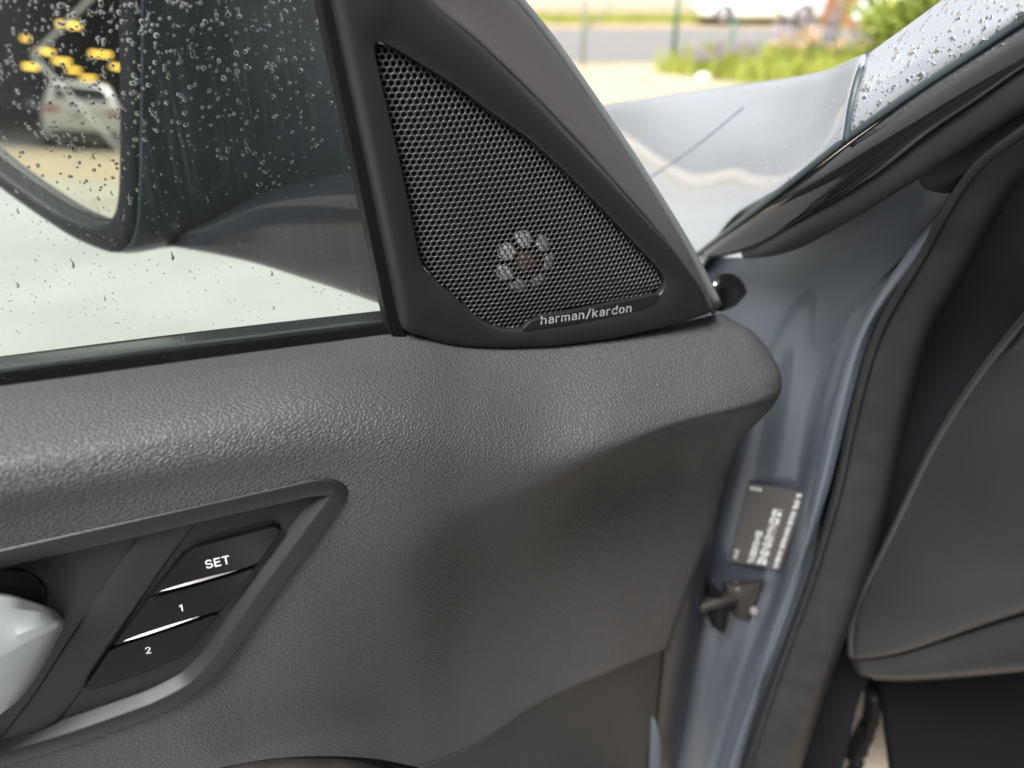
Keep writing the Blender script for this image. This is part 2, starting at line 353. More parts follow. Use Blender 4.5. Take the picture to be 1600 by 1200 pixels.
# ---- leather lining: each column lists (px, py, y) from the window ledge down to the seam
cols = [
 [(-720, 696, .331), (-720, 730, .300), (-720, 812, .268), (-720, 880, .2615), (-720, 965, .2640), (-720, 1100, .2655), (-720, 1220, .266), (-720, 1350, .267), (-720, 1500, .268), (-720, 1720, .269)],
 [(-260, 636, .331), (-260, 665, .300), (-260, 740, .268), (-260, 800, .2615), (-260, 870, .2640), (-260, 980, .2655), (-260, 1080, .266), (-260, 1200, .267), (-260, 1330, .268), (-260, 1500, .269)],
 [(-60, 611, .331), (-60, 645, .300), (-60, 718, .268), (-60, 775, .2615), (-60, 835, .2640), (-60, 930, .2655), (-60, 1040, .266), (-60, 1160, .267), (-60, 1290, .268), (-60, 1420, .270)],
 [(130, 586, .331), (130, 618, .300), (130, 685, .270), (130, 742, .2620), (130, 800, .2640), (130, 890, .2655), (130, 1000, .266), (130, 1110, .267), (130, 1210, .268), (130, 1330, .270)],
 [(320, 560, .331), (320, 588, .303), (320, 650, .273), (320, 708, .2635), (320, 765, .2640), (320, 860, .2655), (320, 960, .266), (320, 1060, .267), (320, 1160, .268), (320, 1270, .270)],
 [(500, 536, .331), (500, 562, .306), (500, 620, .277), (500, 680, .266), (500, 742, .2648), (500, 830, .2655), (500, 925, .267), (500, 1020, .269), (500, 1110, .271), (500, 1230, .273)],
 [(640, 520, .330), (640, 558, .308), (640, 614, .283), (640, 676, .2685), (640, 752, .2650), (640, 842, .2670), (640, 910, .276), (640, 1010, .286), (640, 1100, .291), (640, 1200, .293)],
 [(740, 530, .330), (740, 572, .309), (740, 628, .286), (740, 698, .2705), (740, 768, .2688), (740, 808, .2755), (740, 862, .299), (740, 950, .309), (740, 1060, .312), (740, 1162, .312)],
 [(850, 528, .330), (850, 575, .310), (850, 632, .2905), (850, 704, .2735), (850, 745, .2715), (850, 772, .2800), (850, 832, .315), (850, 915, .326), (850, 1010, .328), (850, 1091, .328)],
 [(960, 518, .330), (960, 562, .311), (960, 615, .2925), (960, 676, .2768), (960, 704, .2755), (960, 714, .288), (960, 758, .330), (960, 860, .335), (960, 955, .336), (960, 1043, .336)],
 [(1060, 503, .332), (1060, 546, .314), (1060, 594, .2980), (1060, 644, .2838), (1060, 665, .2828), (1057, 676, .299), (1048, 726, .335), (1040, 830, .339), (1022, 930, .340), (1000, 1026, .340)],
 [(1115, 492, .335), (1135, 527, .319), (1151, 573, .3025), (1160, 620, .2890), (1152, 643, .2875), (1131, 662, .305), (1100, 730, .336), (1082, 830, .341), (1056, 920, .342), (1026, 1016, .343)],
 [(1128, 491, .343), (1172, 520, .323), (1203, 560, .309), (1216, 597, .298), (1205, 631, .296), (1160, 680, .318), (1133, 738, .340), (1108, 830, .344), (1076, 915, .345), (1042, 1010, .346)],
 [(1131, 492, .352), (1178, 520, .337), (1209, 560, .325), (1221, 598, .316), (1208, 635, .314), (1162, 684, .332), (1135, 742, .350), (1109, 834, .354), (1077, 918, .355), (1043, 1013, .356)],
]
rows = [[Y(*c[i]) for c in cols] for i in range(10)]
rows.append([p + Vector((0, .006, -.0008)) for p in rows[-1]])
net('trim_pad', rows, M_leather, door, 12, 12, .004, skip=lambda p: inside((p.x, p.z), hole) and p.y < .29)
# lower lining below the seam
low = []
for k, dy in ((-14, .004), (6, .0035), (60, .004), (200, .008), (420, .012)):
    low.append([Y(-100, 1500 + k, .276 + dy), Y(300, 1330 + k, .279 + dy), Y(500, 1262 + k, .281 + dy), Y(690, 1186 + k, .303 + dy), Y(800, 1122 + k, .321 + dy), Y(900, 1068 + k, .332 + dy), Y(970, 1036 + k, .337 + dy), Y(1040 - k * .10, 1008 + k, .345 + dy)])
net('lower_lining', low, M_soft, door, 8, 8, .004)
# end of the storage pocket rail, just showing at the bottom edge
tube('pocket_rail', [Y(300, 1230, .252), Y(400, 1208, .250), Y(480, 1202, .249), Y(560, 1206, .250), Y(620, 1222, .253)], .0055, M_steel, door, squash=.7)
tube('pocket_lip', [Y(330, 1212, .262), Y(420, 1196, .260), Y(500, 1191, .260), Y(580, 1194, .261), Y(650, 1207, .265)], .0028, M_rubber, door)

# ---- switch bezel with its recess, rib, memory buttons and lock knob
L = [at_y(bez, .2700), at_y(bez, YB + .0009), at_y(offset_loop(bez, .0003), YB + .0002), at_y(offset_loop(bez, .0007), YB), at_y(offset_clean(bez, .0074), YB - .0003),
     at_y(offset_clean(bez, .0080), YB), at_y(offset_clean(bez, .0085), YB + .0008), at_y(offset_clean(bez, .0112), YB + .0038), at_y(offset_clean(bez, .0118), YB + .0047), at_y(offset_clean(bez, .0125), YB + .0051)]
bm = bmesh.new(); add(bm, loft(L)); fl_ = at_y(offset_clean(bez, .0093), YB + .0048); add(bm, loft([at_y(fl_, YB + .008), fl_]))
bmesh.ops.triangle_fill(bm, edges=[bm.edges.new((a, b2)) if bm.edges.get((a, b2)) is None else bm.edges.get((a, b2)) for a, b2 in zip(bm.verts[:][-220:], bm.verts[:][-219:] + bm.verts[:][-220:-219])], use_beauty=True, normal=Vector((0, -1, 0))); bezel = from_bm('switch_bezel', bm, M_bezel, door)
YF = YB + .0048
for ed in [bezel]:
    md = ed.modifiers.new('edges', 'EDGE_SPLIT'); md.split_angle = R(48)
rib = [Y(306, 770, YF + .001), Y(262, 826, YF), Y(225, 878, YF), Y(180, 945, YF), Y(130, 1020, YF), Y(85, 1090, YF), Y(45, 1142, YF), Y(0, 1200, YF + .001)]
tube('rib', rib, .0080, M_bezel, bezel, 24, squash=.2, axis=Vector((0, 1, 0)), sub=8)
KEY = [(131, 1070), (233, 931), (287, 864), (308, 851), (425, 820), (438, 823), (436, 834), (400, 884), (342, 958), (304, 1008), (287, 1023), (233, 1048), (142, 1078), (133, 1076)]
YK = YF - .0012
def side(a, b, n=10): return [Vector((a[0] + (b[0] - a[0]) * i / n, 0, a[1] + (b[1] - a[1]) * i / n)) for i in range(n + 1)]
keys = [
 [(236, 927), (287, 866), (300, 855), (318, 849), (424, 820), (436, 821), (438, 829), (403, 878), (372, 889)],
 [(176, 1008), (232, 934), (252, 929), (374, 893), (399, 884), (370, 923), (346, 951), (312, 961)],
 [(135, 1068), (172, 1013), (190, 1006), (314, 966), (342, 956), (306, 1005), (287, 1022), (233, 1046), (144, 1076), (135, 1075)]]
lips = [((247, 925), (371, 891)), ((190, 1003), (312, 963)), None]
for kk, lip in zip(keys, lips):
    pl = [Y(x, y, YK) for x, y in kk]; pl = round_poly(pl, .0011, 3)
    bm = bmesh.new(); add(bm, prism(pl, YK - .0012, YF + .002, .0004, 110))
    if lip:                                       # crescent lip along the key's lower edge, its highlight put in as a brighter material
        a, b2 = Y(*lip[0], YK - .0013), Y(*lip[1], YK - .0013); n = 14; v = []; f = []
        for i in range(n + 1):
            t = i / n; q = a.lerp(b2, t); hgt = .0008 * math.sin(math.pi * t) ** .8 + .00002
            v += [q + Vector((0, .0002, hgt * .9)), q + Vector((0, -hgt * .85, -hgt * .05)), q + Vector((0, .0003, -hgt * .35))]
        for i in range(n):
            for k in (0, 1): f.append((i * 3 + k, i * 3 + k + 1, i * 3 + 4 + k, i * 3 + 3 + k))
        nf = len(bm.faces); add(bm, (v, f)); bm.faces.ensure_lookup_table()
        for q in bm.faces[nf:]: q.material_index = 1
    o = from_bm('memory_button', bm, [M_button, M_lip_glint], bezel, False)
    o.modifiers.new('edges', 'EDGE_SPLIT').split_angle = R(30)
kx = loop_resample([Y(x, y, YK) for x, y in KEY], 90)
bm = bmesh.new(); add(bm, prism(offset_loop(kx, -.0008), YF - .0006, YF + .002, .0004)); from_bm('button_well', bm, M_rubber, bezel, False)
YL = YK - .0013
lettering('lettering', 'SET', Y(322.5, 889, YL), Y(360.5, 880.5, YL), .0045, M_white, bezel, .17)
lettering('lettering', '1', Y(279.5, 956, YL), Y(287.5, 954.5, YL), .0038, M_white, bezel, .17)
lettering('lettering', '2', Y(226.5, 1022.5, YL), Y(238.5, 1020, YL), .0038, M_white, bezel, .17)
kc = Y(14, 925, YF); ring = []
for k in range(40):
    a = 2 * math.pi * k / 40; ring.append(kc + Vector((math.cos(a) * .0115, 0, math.sin(a) * .0115)))
bm = bmesh.new(); add(bm, prism(ring, YF - .0014, YF + .002, .0006)); from_bm('lock_knob', bm, M_button, bezel)
# ---- door pull: satin metal lever reaching in from the left
def lever(pt, pc, pb, ys): return [Y(pt[0], pt[1] - 2, ys[0] + .010), Y(*pt, ys[0]), Y((pt[0] + pc[0]) / 2, (pt[1] * .5 + pc[1] * .5), (ys[0] + ys[1]) / 2 - .001), Y(*pc, ys[1]), Y((pc[0] + pb[0]) / 2, (pc[1] + pb[1]) / 2, (ys[1] + ys[2]) / 2 - .0012), Y(*pb, ys[2]), Y(pb[0] - 6, pb[1] - 6, ys[2] + .012)]
lv = [lever((-640, 985), (-640, 1240), (-640, 1560), (.252, .236, .246)), lever((-240, 930), (-240, 1120), (-240, 1330), (.252, .238, .247)), lever((-120, 926), (-120, 1078), (-120, 1220), (.252, .240, .249)), lever((0, 931), (0, 1026), (-10, 1125), (.254, .243, .253)),
      lever((45, 941), (48, 1000), (30, 1092), (.256, .245, .256)), lever((80, 953), (80, 985), (64, 1046), (.258, .248, .260)), lever((96, 965), (96, 975), (86, 1005), (.262, .252, .263)), lever((100, 970), (100, 974), (97, 984), (.268, .262, .268))]
net('door_pull', lv, M_satin, door, 2, 6, .0015).modifiers.new('edges', 'EDGE_SPLIT').split_angle = R(24)

# ---- corner (sail) panel with the tweeter
YS = .3200
SAIL = [(446, -380), (508, -70), (520, 0), (576, 262), (630, 521), (665, 531), (692, 541), (735, 547), (800, 548), (870, 545), (960, 533), (1050, 513), (1118, 492), (1100, 450), (1050, 384), (950, 268), (850, 160), (750, 63), (680, 6), (620, -70), (570, -180), (530, -380)]
GR = [(583, 68), (587, 64), (600, 66), (650, 95), (710, 132), (760, 170), (825, 215), (880, 265), (935, 320), (980, 367), (1020, 410), (1037, 430), (1042, 441), (1037, 455), (1022, 470), (1008, 480), (900, 506), (815, 516), (790, 516), (768, 511), (745, 497), (710, 465), (675, 435), (662, 419), (655, 400), (645, 345), (625, 250), (607, 175), (592, 110)]
sail = loop_resample(round_poly([Y(x, y, YS) for x, y in SAIL], .004, 3), 240)
gr = loop_resample(round_poly([Y(x, y, YS) for x, y in GR], .003, 4), 240)
grn = [p.copy() for p in gr]
for _ in range(3): grn = [(grn[i - 1] + grn[i] * 2 + grn[(i + 1) % 240]) / 4 for i in range(240)]
gr = grn
bm = bmesh.new()
s_in = at_y(offset_clean(sail, .0052), YS); g_out = at_y(offset_loop(gr, -.0007), YS)
add(bm, loft([at_y(sail, YS + .016), at_y(sail, YS + .0040), at_y(offset_loop(sail, .0006), YS + .0022), at_y(offset_loop(sail, .0017), YS + .0010), at_y(offset_clean(sail, .0033), YS + .0003), s_in]))
add(bm, loft([g_out, at_y(offset_loop(gr, -.0002), YS + .0003), at_y(gr, YS + .0010), at_y(offset_loop(gr, .0002), YS + .008)]))
e = []
for l in (s_in, g_out):
    vs = [bm.verts.new(p) for p in l]
    for i in range(240): e.append(bm.edges.new((vs[i], vs[(i + 1) % 240])))
bmesh.ops.triangle_fill(bm, edges=e, use_beauty=True, normal=Vector((0, -1, 0)))
bmesh.ops.remove_doubles(bm, verts=bm.verts, dist=1e-5)
sailo = from_bm('corner_panel', bm, M_plastic, door)
sailo.modifiers.new('edges', 'EDGE_SPLIT').split_angle = R(50)
# speaker grille: one pressed sheet, every hole cut
pitch = .00285; gpoly = [(p.x, p.z) for p in offset_loop(gr, .0006)]
cx = sum(p.x for p in gr) / 240; cz = sum(p.z for p in gr) / 240
badge_px = [(806, 522), (814, 515), (828, 503), (846, 496), (1028, 459), (1040, 452), (1031, 466), (1016, 478), (1004, 484), (902, 505), (822, 516)]
BAD = [(813, 515.5), (827, 502), (845, 495), (1029, 458.5), (1031, 461), (1018, 476), (1008, 482), (900, 505), (822, 516)]
bad = round_poly([Y(x, y, YS + .0005) for x, y in BAD], .001, 3); bpoly = [(p.x, p.z) for p in offset_loop(loop_resample(bad, 80), -.0009)]
def dist_edge(x, z): return min(math.hypot(x - p[0], z - p[1]) for p in gpoly[::2])
def gy(x, z):
    d = min(dist_edge(x, z), .03); return YS + .0042 - .0036 * (1 - (1 - d / .03) ** 2.2) - .0004
bm = bmesh.new(); x0, x1 = min(p[0] for p in gpoly), max(p[0] for p in gpoly); z0, z1 = min(p[1] for p in gpoly), max(p[1] for p in gpoly)
row = 0; z = z0
vd = {}
def gv(x, z, dy):
    k = (round(x * 2e5), round(z * 2e5), round(dy * 1e6))
    if k not in vd: vd[k] = bm.verts.new((x, gy(x, z) + dy, z))
    return vd[k]
while z < z1:
    x = x0 + (pitch / 2 if row % 2 else 0)
    while x < x1:
        if inside((x, z), gpoly) and not inside((x, z), bpoly):
            rh = pitch / 2 / math.cos(R(30)); rings = []
            o = []
            for k in range(12):
                a = R(30 * k + 30); rr = rh if k % 2 == 0 else pitch / 2
                o.append(gv(x + math.cos(a) * rr, z + math.sin(a) * rr, .00016))
            rings.append(o)
            for rr, dy in ((.00132, .0), (.00120, .00005), (.00112, .0003), (.00112, .0008)):
                rings.append([gv(x + math.cos(R(30 * k + 30)) * rr * (1.03 if k % 2 == 0 else 1), z + math.sin(R(30 * k + 30)) * rr * (1.03 if k % 2 == 0 else 1), dy) for k in range(12)])
            for a, b2 in zip(rings, rings[1:]):
                for k in range(12):
                    try: bm.faces.new((a[k], a[(k + 1) % 12], b2[(k + 1) % 12], b2[k]))
                    except ValueError: pass
        x += pitch
    z += pitch * math.sqrt(3) / 2; row += 1
from_bm('speaker_grille', bm, M_grille, sailo)
# cavity back and tweeter
bm = bmesh.new(); add(bm, loft([at_y(offset_loop(gr, .0003), YS + .006), at_y(offset_loop(gr, .001), YS + .0135)], True)); from_bm('speaker_cavity', bm, M_dark, sailo, False)
tc = Y(818, 406, YS + .008); yt = YS + .0088
def disc(r0, prof, seg=48):
    l = []
    for rr, yy in prof: l.append([tc + Vector((math.cos(2 * math.pi * k / seg) * rr, yy - tc.y, math.sin(2 * math.pi * k / seg) * rr)) for k in range(seg)])
    return loft(l, True)
bm = bmesh.new(); add(bm, disc(0, [(.0205, yt), (.0205, yt - .0022), (.0198, yt - .003), (.0176, yt - .003), (.0168, yt - .001)])); tw = from_bm('tweeter', bm, M_rubber, sailo)
bm = bmesh.new(); add(bm, disc(0, [(.0056, yt - .001), (.0054, yt - .0035), (.0044, yt - .0052), (.0026, yt - .0062), (.0008, yt - .0065)], 32)); from_bm('tweeter_dome', bm, M_bronze, sailo)
for k in range(7):                                  # seven curved windows round the dome
    a0 = R(97 + k * 360 / 7 - 18); v = []; f = []; n = 6; mrr = 5
    for i in range(n + 1):
        a = a0 + R(36) * i / n
        for j in range(mrr + 1):
            q = j / mrr; e1 = math.sin(math.pi * (i / n)) ** .5
            rr = .0120 + (.0068 * (q - .5)) * (.55 + .45 * e1); yy = yt - .0066 + .70 * (rr - .0086)
            v.append(Vector((tc.x + math.cos(a) * rr, yy, tc.z + math.sin(a) * rr)))
    for i in range(n):
        for j in range(mrr): f.append((i * (mrr + 1) + j, (i + 1) * (mrr + 1) + j, (i + 1) * (mrr + 1) + j + 1, i * (mrr + 1) + j + 1))
    o = data('tweeter_petal', v, f, M_chrome, sailo); o.modifiers.new('thickness', 'SOLIDIFY').thickness = .0006
# name badge
bm = bmesh.new(); add(bm, prism(loop_resample(bad, 90), YS - .0004, YS + .003, .0004)); from_bm('name_badge', bm, M_bezel, sailo, False)
lettering('lettering', 'harman/kardon', Y(845, 508.5, YS - .00045), Y(986, 488.5, YS - .00045), .0055, M_letter, sailo, .105)
# flank of the window frame beyond the corner panel
fl = [[Y(530, -380, YS + .004), Y(602, -120, YS + .004), Y(660, -12, YS + .003), Y(750, 64, YS + .0025), Y(850, 161, YS + .0025), Y(950, 269, YS + .0025), Y(1050, 385, YS + .003), Y(1118, 490, YS + .004)],
      [Y(590, -380, .336), Y(672, -120, .334), Y(728, -20, .332), Y(796, 64, .331), Y(884, 162, .330), Y(974, 268, .329), Y(1060, 385, .328), Y(1118, 488, .328)],
      [Y(620, -380, .354), Y(715, -120, .350), Y(778, -20, .346), Y(846, 64, .345), Y(922, 168, .342), Y(995, 274, .338), Y(1066, 386, .334), Y(1118, 486, .332)],
      [Y(632, -380, .380), Y(726, -120, .375), Y(790, -20, .370), Y(858, 64, .366), Y(931, 168, .360), Y(1002, 274, .352), Y(1070, 386, .345), Y(1119, 484, .338)]]
net('frame_flank', fl, M_pillar, door, 8, 6, .002)
tube('frame_gasket', [Y(637, -380, .382), Y(731, -120, .378), Y(796, -20, .372), Y(863, 64, .368), Y(936, 168, .362), Y(1007, 274, .355), Y(1076, 386, .348), Y(1124, 478, .342)], .0022, mat('grey gasket', (.10, .11, .11), .45), door)
# rubber block at the foot of the frame
bm = bmesh.new()
blk = [[Y(1108, 440, .350), Y(1125, 428, .352), Y(1150, 430, .356), Y(1164, 445, .360)], [Y(1110, 462, .348), Y(1128, 450, .346), Y(1152, 448, .352), Y(1167, 458, .358)], [Y(1114, 486, .352), Y(1130, 486, .350), Y(1150, 478, .354), Y(1160, 468, .360)]]
net('frame_foot', blk, M_gloss, door, 6, 6, .006)
# glass run gasket (the black upright line) and window glass
def strip_prism(pts, y0, y1): return prism(pts, y0, y1, .0006)
bm = bmesh.new(); add(bm, strip_prism([Y(x, y, .326) for x, y in [(424, -380), (486, -70), (499, 0), (555, 262), (609, 522), (634, 526), (580, 262), (524, 0), (511, -70), (449, -380)]], .326, .342)); from_bm('glass_run', bm, M_rubber, door, False)
YG = .3440
GL = [(-950, 760), (-950, -380), (410, -380), (440, -260), (505, -60), (520, 0), (570, 230), (625, 530), (400, 560), (0, 612)]
bm = bmesh.new(); gp = [Y(x, y, YG) for x, y in GL]; add(bm, prism(gp, YG, YG + .0040, .0003)); glass = from_bm('window_glass', bm, M_glass, door, False)
# inner belt seal, outer belt moulding
tube('belt_seal', [Y(-800, 714, .337), Y(0, 608, .337), Y(310, 566, .337), Y(628, 524, .337)], .0016, M_rubber, door, squash=1.1, sub=4)
v = [[Y(-800, 678, .352), Y(0, 573, .352), Y(310, 533, .352), Y(640, 494, .352)], [Y(-800, 686, .350), Y(0, 581, .350), Y(310, 541, .350), Y(640, 502, .350)], [Y(-800, 706, .3495), Y(0, 600, .3495), Y(310, 560, .3495), Y(640, 520, .3495)]]
net('belt_face', [[Y(-800, 687, .3497), Y(0, 583, .3497), Y(310, 543, .3497), Y(640, 503, .3497)], [Y(-800, 701, .3490), Y(0, 597, .3490), Y(310, 556, .3490), Y(640, 516, .3490)], [Y(-800, 731, .349), Y(0, 626, .349), Y(310, 586, .349), Y(640, 546, .349)]], M_rubber, door, 4, 4, .002)
net('belt_moulding', [[p + Vector((0, .012, .0)) for p in v[0]]] + v, mat('belt trim', (.22, .24, .23), .25, metal=.6), door, 4, 4, .003)
# raindrops standing on the outer face
def bead(v, f, c, n, r, flat, seg=9, sag=0):
    n = n.normalized(); u = n.cross(Vector((0, 0, 1)) if abs(n.z) < .9 else Vector((1, 0, 0))).normalized(); wv = u.cross(n); b0 = len(v); ph = random.random() * 6
    ls = [(1, 0), (.93, .38), (.72, .72), (.38, .93)]
    ax = random.uniform(.8, 1.15); jit = [random.uniform(.86, 1.1) for _ in range(seg)]
    for rr, hh in ls:
        for k in range(seg):
            a = 2 * math.pi * k / seg + ph; q = rr * jit[k]
            v.append(c + u * math.cos(a) * r * q * ax + wv * (math.sin(a) * r * q - sag * r * (1 - hh) * .3) + n * r * flat * hh)
    v.append(c + n * r * flat); t = len(v) - 1
    for i in range(3):
        for k in range(seg): f.append((b0 + i * seg + k, b0 + i * seg + (k + 1) % seg, b0 + (i + 1) * seg + (k + 1) % seg, b0 + (i + 1) * seg + k))
    for k in range(seg): f.append((b0 + 3 * seg + k, b0 + 3 * seg + (k + 1) % seg, t))
    f.append(tuple(b0 + k for k in range(seg))[::-1])
v, f = [], []
gpl = [(p.x, p.z) for p in offset_loop(loop_resample(gp, 60), .003)]
cnt = 0
while cnt < 7600:
    px, py = random.uniform(-560, 620), random.uniform(-330, 600)
    q = Y(px, py, YG + .0040)
    if not inside((q.x, q.z), gpl): continue
    den = .35 + .65 * max(0, 1 - py / 420) if py < 545 else .9
    if random.random() > den: continue
    big = max(0, 1 - math.hypot((px - 90) / 520, py / 420))
    r = (random.lognormvariate(-8.15, .6) if random.random() < .8 - .35 * big else random.uniform(.0006, .00145))
    if py > 300: r = min(r, .00062 if random.random() < .97 else .0011) * .82
    r = min(max(r * .68, .00014), .00105)
    bead(v, f, q, Vector((0, 1, 0)), r, .40, 9); cnt += 1
for _ in range(42):                                # a few beads have run together and slid down
    px, py = random.uniform(-100, 600), random.uniform(-40, 560); rr = random.uniform(.00035, .0008)
    for k in range(random.randint(2, 6)): 
        q = Y(px, py, YG + .0040) + Vector((random.gauss(0, .0002), 0, -k * rr * 1.15))
        if inside((q.x, q.z), gpl): bead(v, f, q, Vector((0, 1, 0)), rr * (.55 + .12 * k) * random.uniform(.8, 1.1), .36, 9)
o = data('raindrops', v, f, M_water, glass); o['kind'] = 'stuff'

# ---- exterior mirror, beyond the glass
MN = Vector((-.707 * math.cos(R(5.3)), -.707 * math.cos(R(5.3)), math.sin(R(5.3)))).normalized()
d0 = ray(150, 170); M0 = EYE + d0 * (.60 / d0.y)
def MP(px, py, off=0):
    d = ray(px, py); return EYE + d * ((M0 + MN * off - EYE).dot(MN) / d.dot(MN))
GLS = [(204, -90), (204, 0), (204, 150), (203, 260), (199, 312), (190, 334), (176, 342), (158, 341), (120, 326), (90, 308), (50, 281), (0, 243), (-90, 165), (-150, 90), (-170, -20), (-150, -90)]
gl = [MP(x, y) for x, y in GLS]; gls = loop_resample(spline(gl, 4, True), 120)
cen = sum(gls, Vector()) / 120
bm = bmesh.new(); add(bm, loft([[p - MN * .004 for p in gls], [p.copy() for p in gls]], True, True)); mg = from_bm('mirror_glass', bm, M_mirror, door, False)
HB = Vector((.94, .30, -.03)).normalized()
zmx = max(p.z for p in gls) - cen.z
def grow(l, k, off, back=0): return [cen + (p - cen) * k + MN * off + HB * back * (1.08 - .42 * (p.z - cen.z) / zmx) for p in l]
bm = bmesh.new(); add(bm, loft([grow(gls, 1.004, -.004), grow(gls, 1.02, .010), grow(gls, 1.06, .013), grow(gls, 1.14, .013), grow(gls, 1.18, .0105), grow(gls, 1.185, .004)])); from_bm('mirror_bezel', bm, mat('mirror bezel black', (.007, .008, .010), .45, spec=.15), door)
bm = bmesh.new()
add(bm, loft([grow(gls, 1.182, .006), grow(gls, 1.19, .0095), grow(gls, 1.20, .008), grow(gls, 1.225, -.004), grow(gls, 1.22, -.02, .03), grow(gls, 1.17, -.03, .085), grow(gls, 1.03, -.03, .14), grow(gls, .80, -.03, .172), grow(gls, .4, -.03, .185)], True))
from_bm('mirror_housing', bm, M_mirrorblack, door)
arm = [[Y(235, 372, .68), Y(330, 336, .65), Y(400, 300, .63), Y(480, 281, .59), Y(560, 266, .55), Y(640, 260, .50)],
       [Y(236, 372, .625), Y(318, 352, .570), Y(400, 318, .53), Y(480, 300, .48), Y(560, 292, .43), Y(640, 290, .385)],
       [Y(238, 376, .615), Y(322, 362, .560), Y(400, 330, .52), Y(480, 322, .472), Y(560, 322, .425), Y(640, 324, .38)],
       [Y(240, 378, .605), Y(322, 376, .552), Y(400, 362, .515), Y(480, 365, .468), Y(560, 378, .422), Y(640, 390, .376)],
       [Y(242, 381, .600), Y(322, 394, .556), Y(400, 410, .52), Y(480, 434, .475), Y(560, 460, .43), Y(640, 488, .385)],
       [Y(242, 380, .63), Y(322, 390, .60), Y(400, 405, .57), Y(480, 428, .53), Y(560, 450, .48), Y(640, 478, .43)]]
net('mirror_arm', arm, M_armblack, door, 6, 6, .004)
# door shell: shut face, its shadow put into the colour, beyond the lining and the painted skin outside
sh = [[Y(1090, 690, .360), Y(1060, 800, .360), Y(1030, 900, .360), Y(990, 1005, .360), Y(960, 1120, .360), Y(940, 1300, .360)],
      [Y(1139, 690, .363), Y(1122, 766, .363), Y(1101, 902, .364), Y(1085, 1005, .365), Y(1066, 1091, .365), Y(1030, 1300, .365)],
      [Y(1141, 690, .420), Y(1124, 766, .425), Y(1103, 902, .43), Y(1087, 1005, .43), Y(1068, 1091, .43), Y(1032, 1300, .43)]]
net('shut_face', sh, mat('inner paint in shadow', (.018, .02, .028), .4), door, 6, 6, .003)
net('shut_flange', [[Y(1018, 1118, .349), Y(1016, 1160, .349), Y(1012, 1260, .349)], [Y(1026, 1132, .346), Y(1030, 1165, .346), Y(1024, 1260, .346)], [Y(1034, 1150, .350), Y(1036, 1180, .350), Y(1030, 1260, .350)]], M_jamb_shaded, door, 4, 6, .002)
sk = []
for z in (.30, .55, .80, .93, .985): sk.append([Vector((x, (.432 if z > .35 else .41) - max(0, z - .80) * .3, z)) for x in (-.85, -.5, -.1, .2, .235)])
net('door_skin', sk, M_paint, door, 4, 4, .002)
fix(door)

# ================================================================== THE CAR BODY
CF = Vector((.4226, .9063, 0)); CRT = Vector((.9063, -.4226, 0))
body = empty('car', tuple(CF * .5 + CRT * .3), 'blue grey car with rain beads on its pillar, seen past the open door', 'car')
def hrows(rs): return [[H(*p) for p in r] for r in rs]
wing = net('front_wing', hrows([
    [(1348, 90, .50), (1285, 118, .58), (1205, 133, .70), (1110, 146, .87), (1010, 160, 1.12), (925, 182, 1.48), (850, 250, 1.65)],
    [(1352, 84, .455), (1285, 112, .53), (1205, 127, .64), (1110, 139, .80), (1010, 154, 1.02), (925, 172, 1.33), (850, 230, 1.5)],
    [(1340, 118, .438), (1275, 150, .50), (1200, 172, .59), (1110, 186, .72), (1020, 200, .90), (935, 225, 1.15), (860, 290, 1.3)],
    [(1328, 160, .432), (1260, 205, .475), (1180, 240, .545), (1105, 262, .64), (1020, 280, .79), (940, 310, 1.0), (870, 370, 1.15)],
    [(1318, 222, .430), (1235, 280, .462), (1160, 320, .515), (1095, 350, .585), (1020, 375, .70), (950, 410, .88), (880, 460, 1.0)],
    [(1312, 228, .447), (1225, 292, .482), (1148, 340, .532), (1075, 440, .575), (1010, 480, .68), (950, 520, .85), (880, 560, .98)],
    [(1306, 236, .475), (1218, 302, .510), (1136, 372, .56), (1070, 470, .6), (1005, 540, .7), (945, 600, .87), (880, 640, 1.0)]]), M_paint, body, 8, 8, .002)
pillar = net('windscreen_pillar', hrows([
    [(1360, 90, .50), (1418, 50, .49), (1488, 2, .475), (1600, -75, .46), (1760, -190, .45)],
    [(1357, 84, .456), (1415, 42, .448), (1484, -8, .438), (1600, -86, .425), (1760, -200, .41)],
    [(1345, 120, .438), (1420, 72, .425), (1500, 18, .412), (1610, -50, .398), (1760, -150, .385)],
    [(1334, 162, .430), (1420, 110, .416), (1510, 50, .402), (1610, -10, .390), (1760, -100, .375)],
    [(1326, 213, .430), (1420, 148, .416), (1515, 84, .400), (1610, 20, .388), (1760, -70, .37)],
    [(1329, 222, .45), (1420, 156, .44), (1516, 92, .424), (1612, 28, .41), (1760, -60, .39)]]), M_paint, body, 8, 8, .002)
def beads_on(o, n, region, name, rr, clump=None):
    me = o.data; bv = BVHTree.FromPolygons([vv.co.copy() for vv in me.vertices], [tuple(p.vertices) for p in me.polygons])
    v, f = [], []; c = 0; tries = 0
    while c < n and tries < n * 30:
        tries += 1
        px, py = random.uniform(region[0], region[2]), random.uniform(region[1], region[3]); d = ray(px, py).normalized()
        loc, nn, _i, _d = bv.ray_cast(EYE, d)
        if loc is None: continue
        if nn.dot(d) > 0: nn = -nn
        r = min(.0022, max(.0003, random.lognormvariate(rr, .5))); bead(v, f, loc, nn, r, .42, 8); c += 1
    q = data(name, v, f, M_water, o); q['kind'] = 'stuff'
beads_on(pillar, 520, (1330, -60, 1680, 215), 'raindrops', -7.35)
beads_on(wing, 170, (1120, 90, 1350, 300), 'raindrops', -7.6)
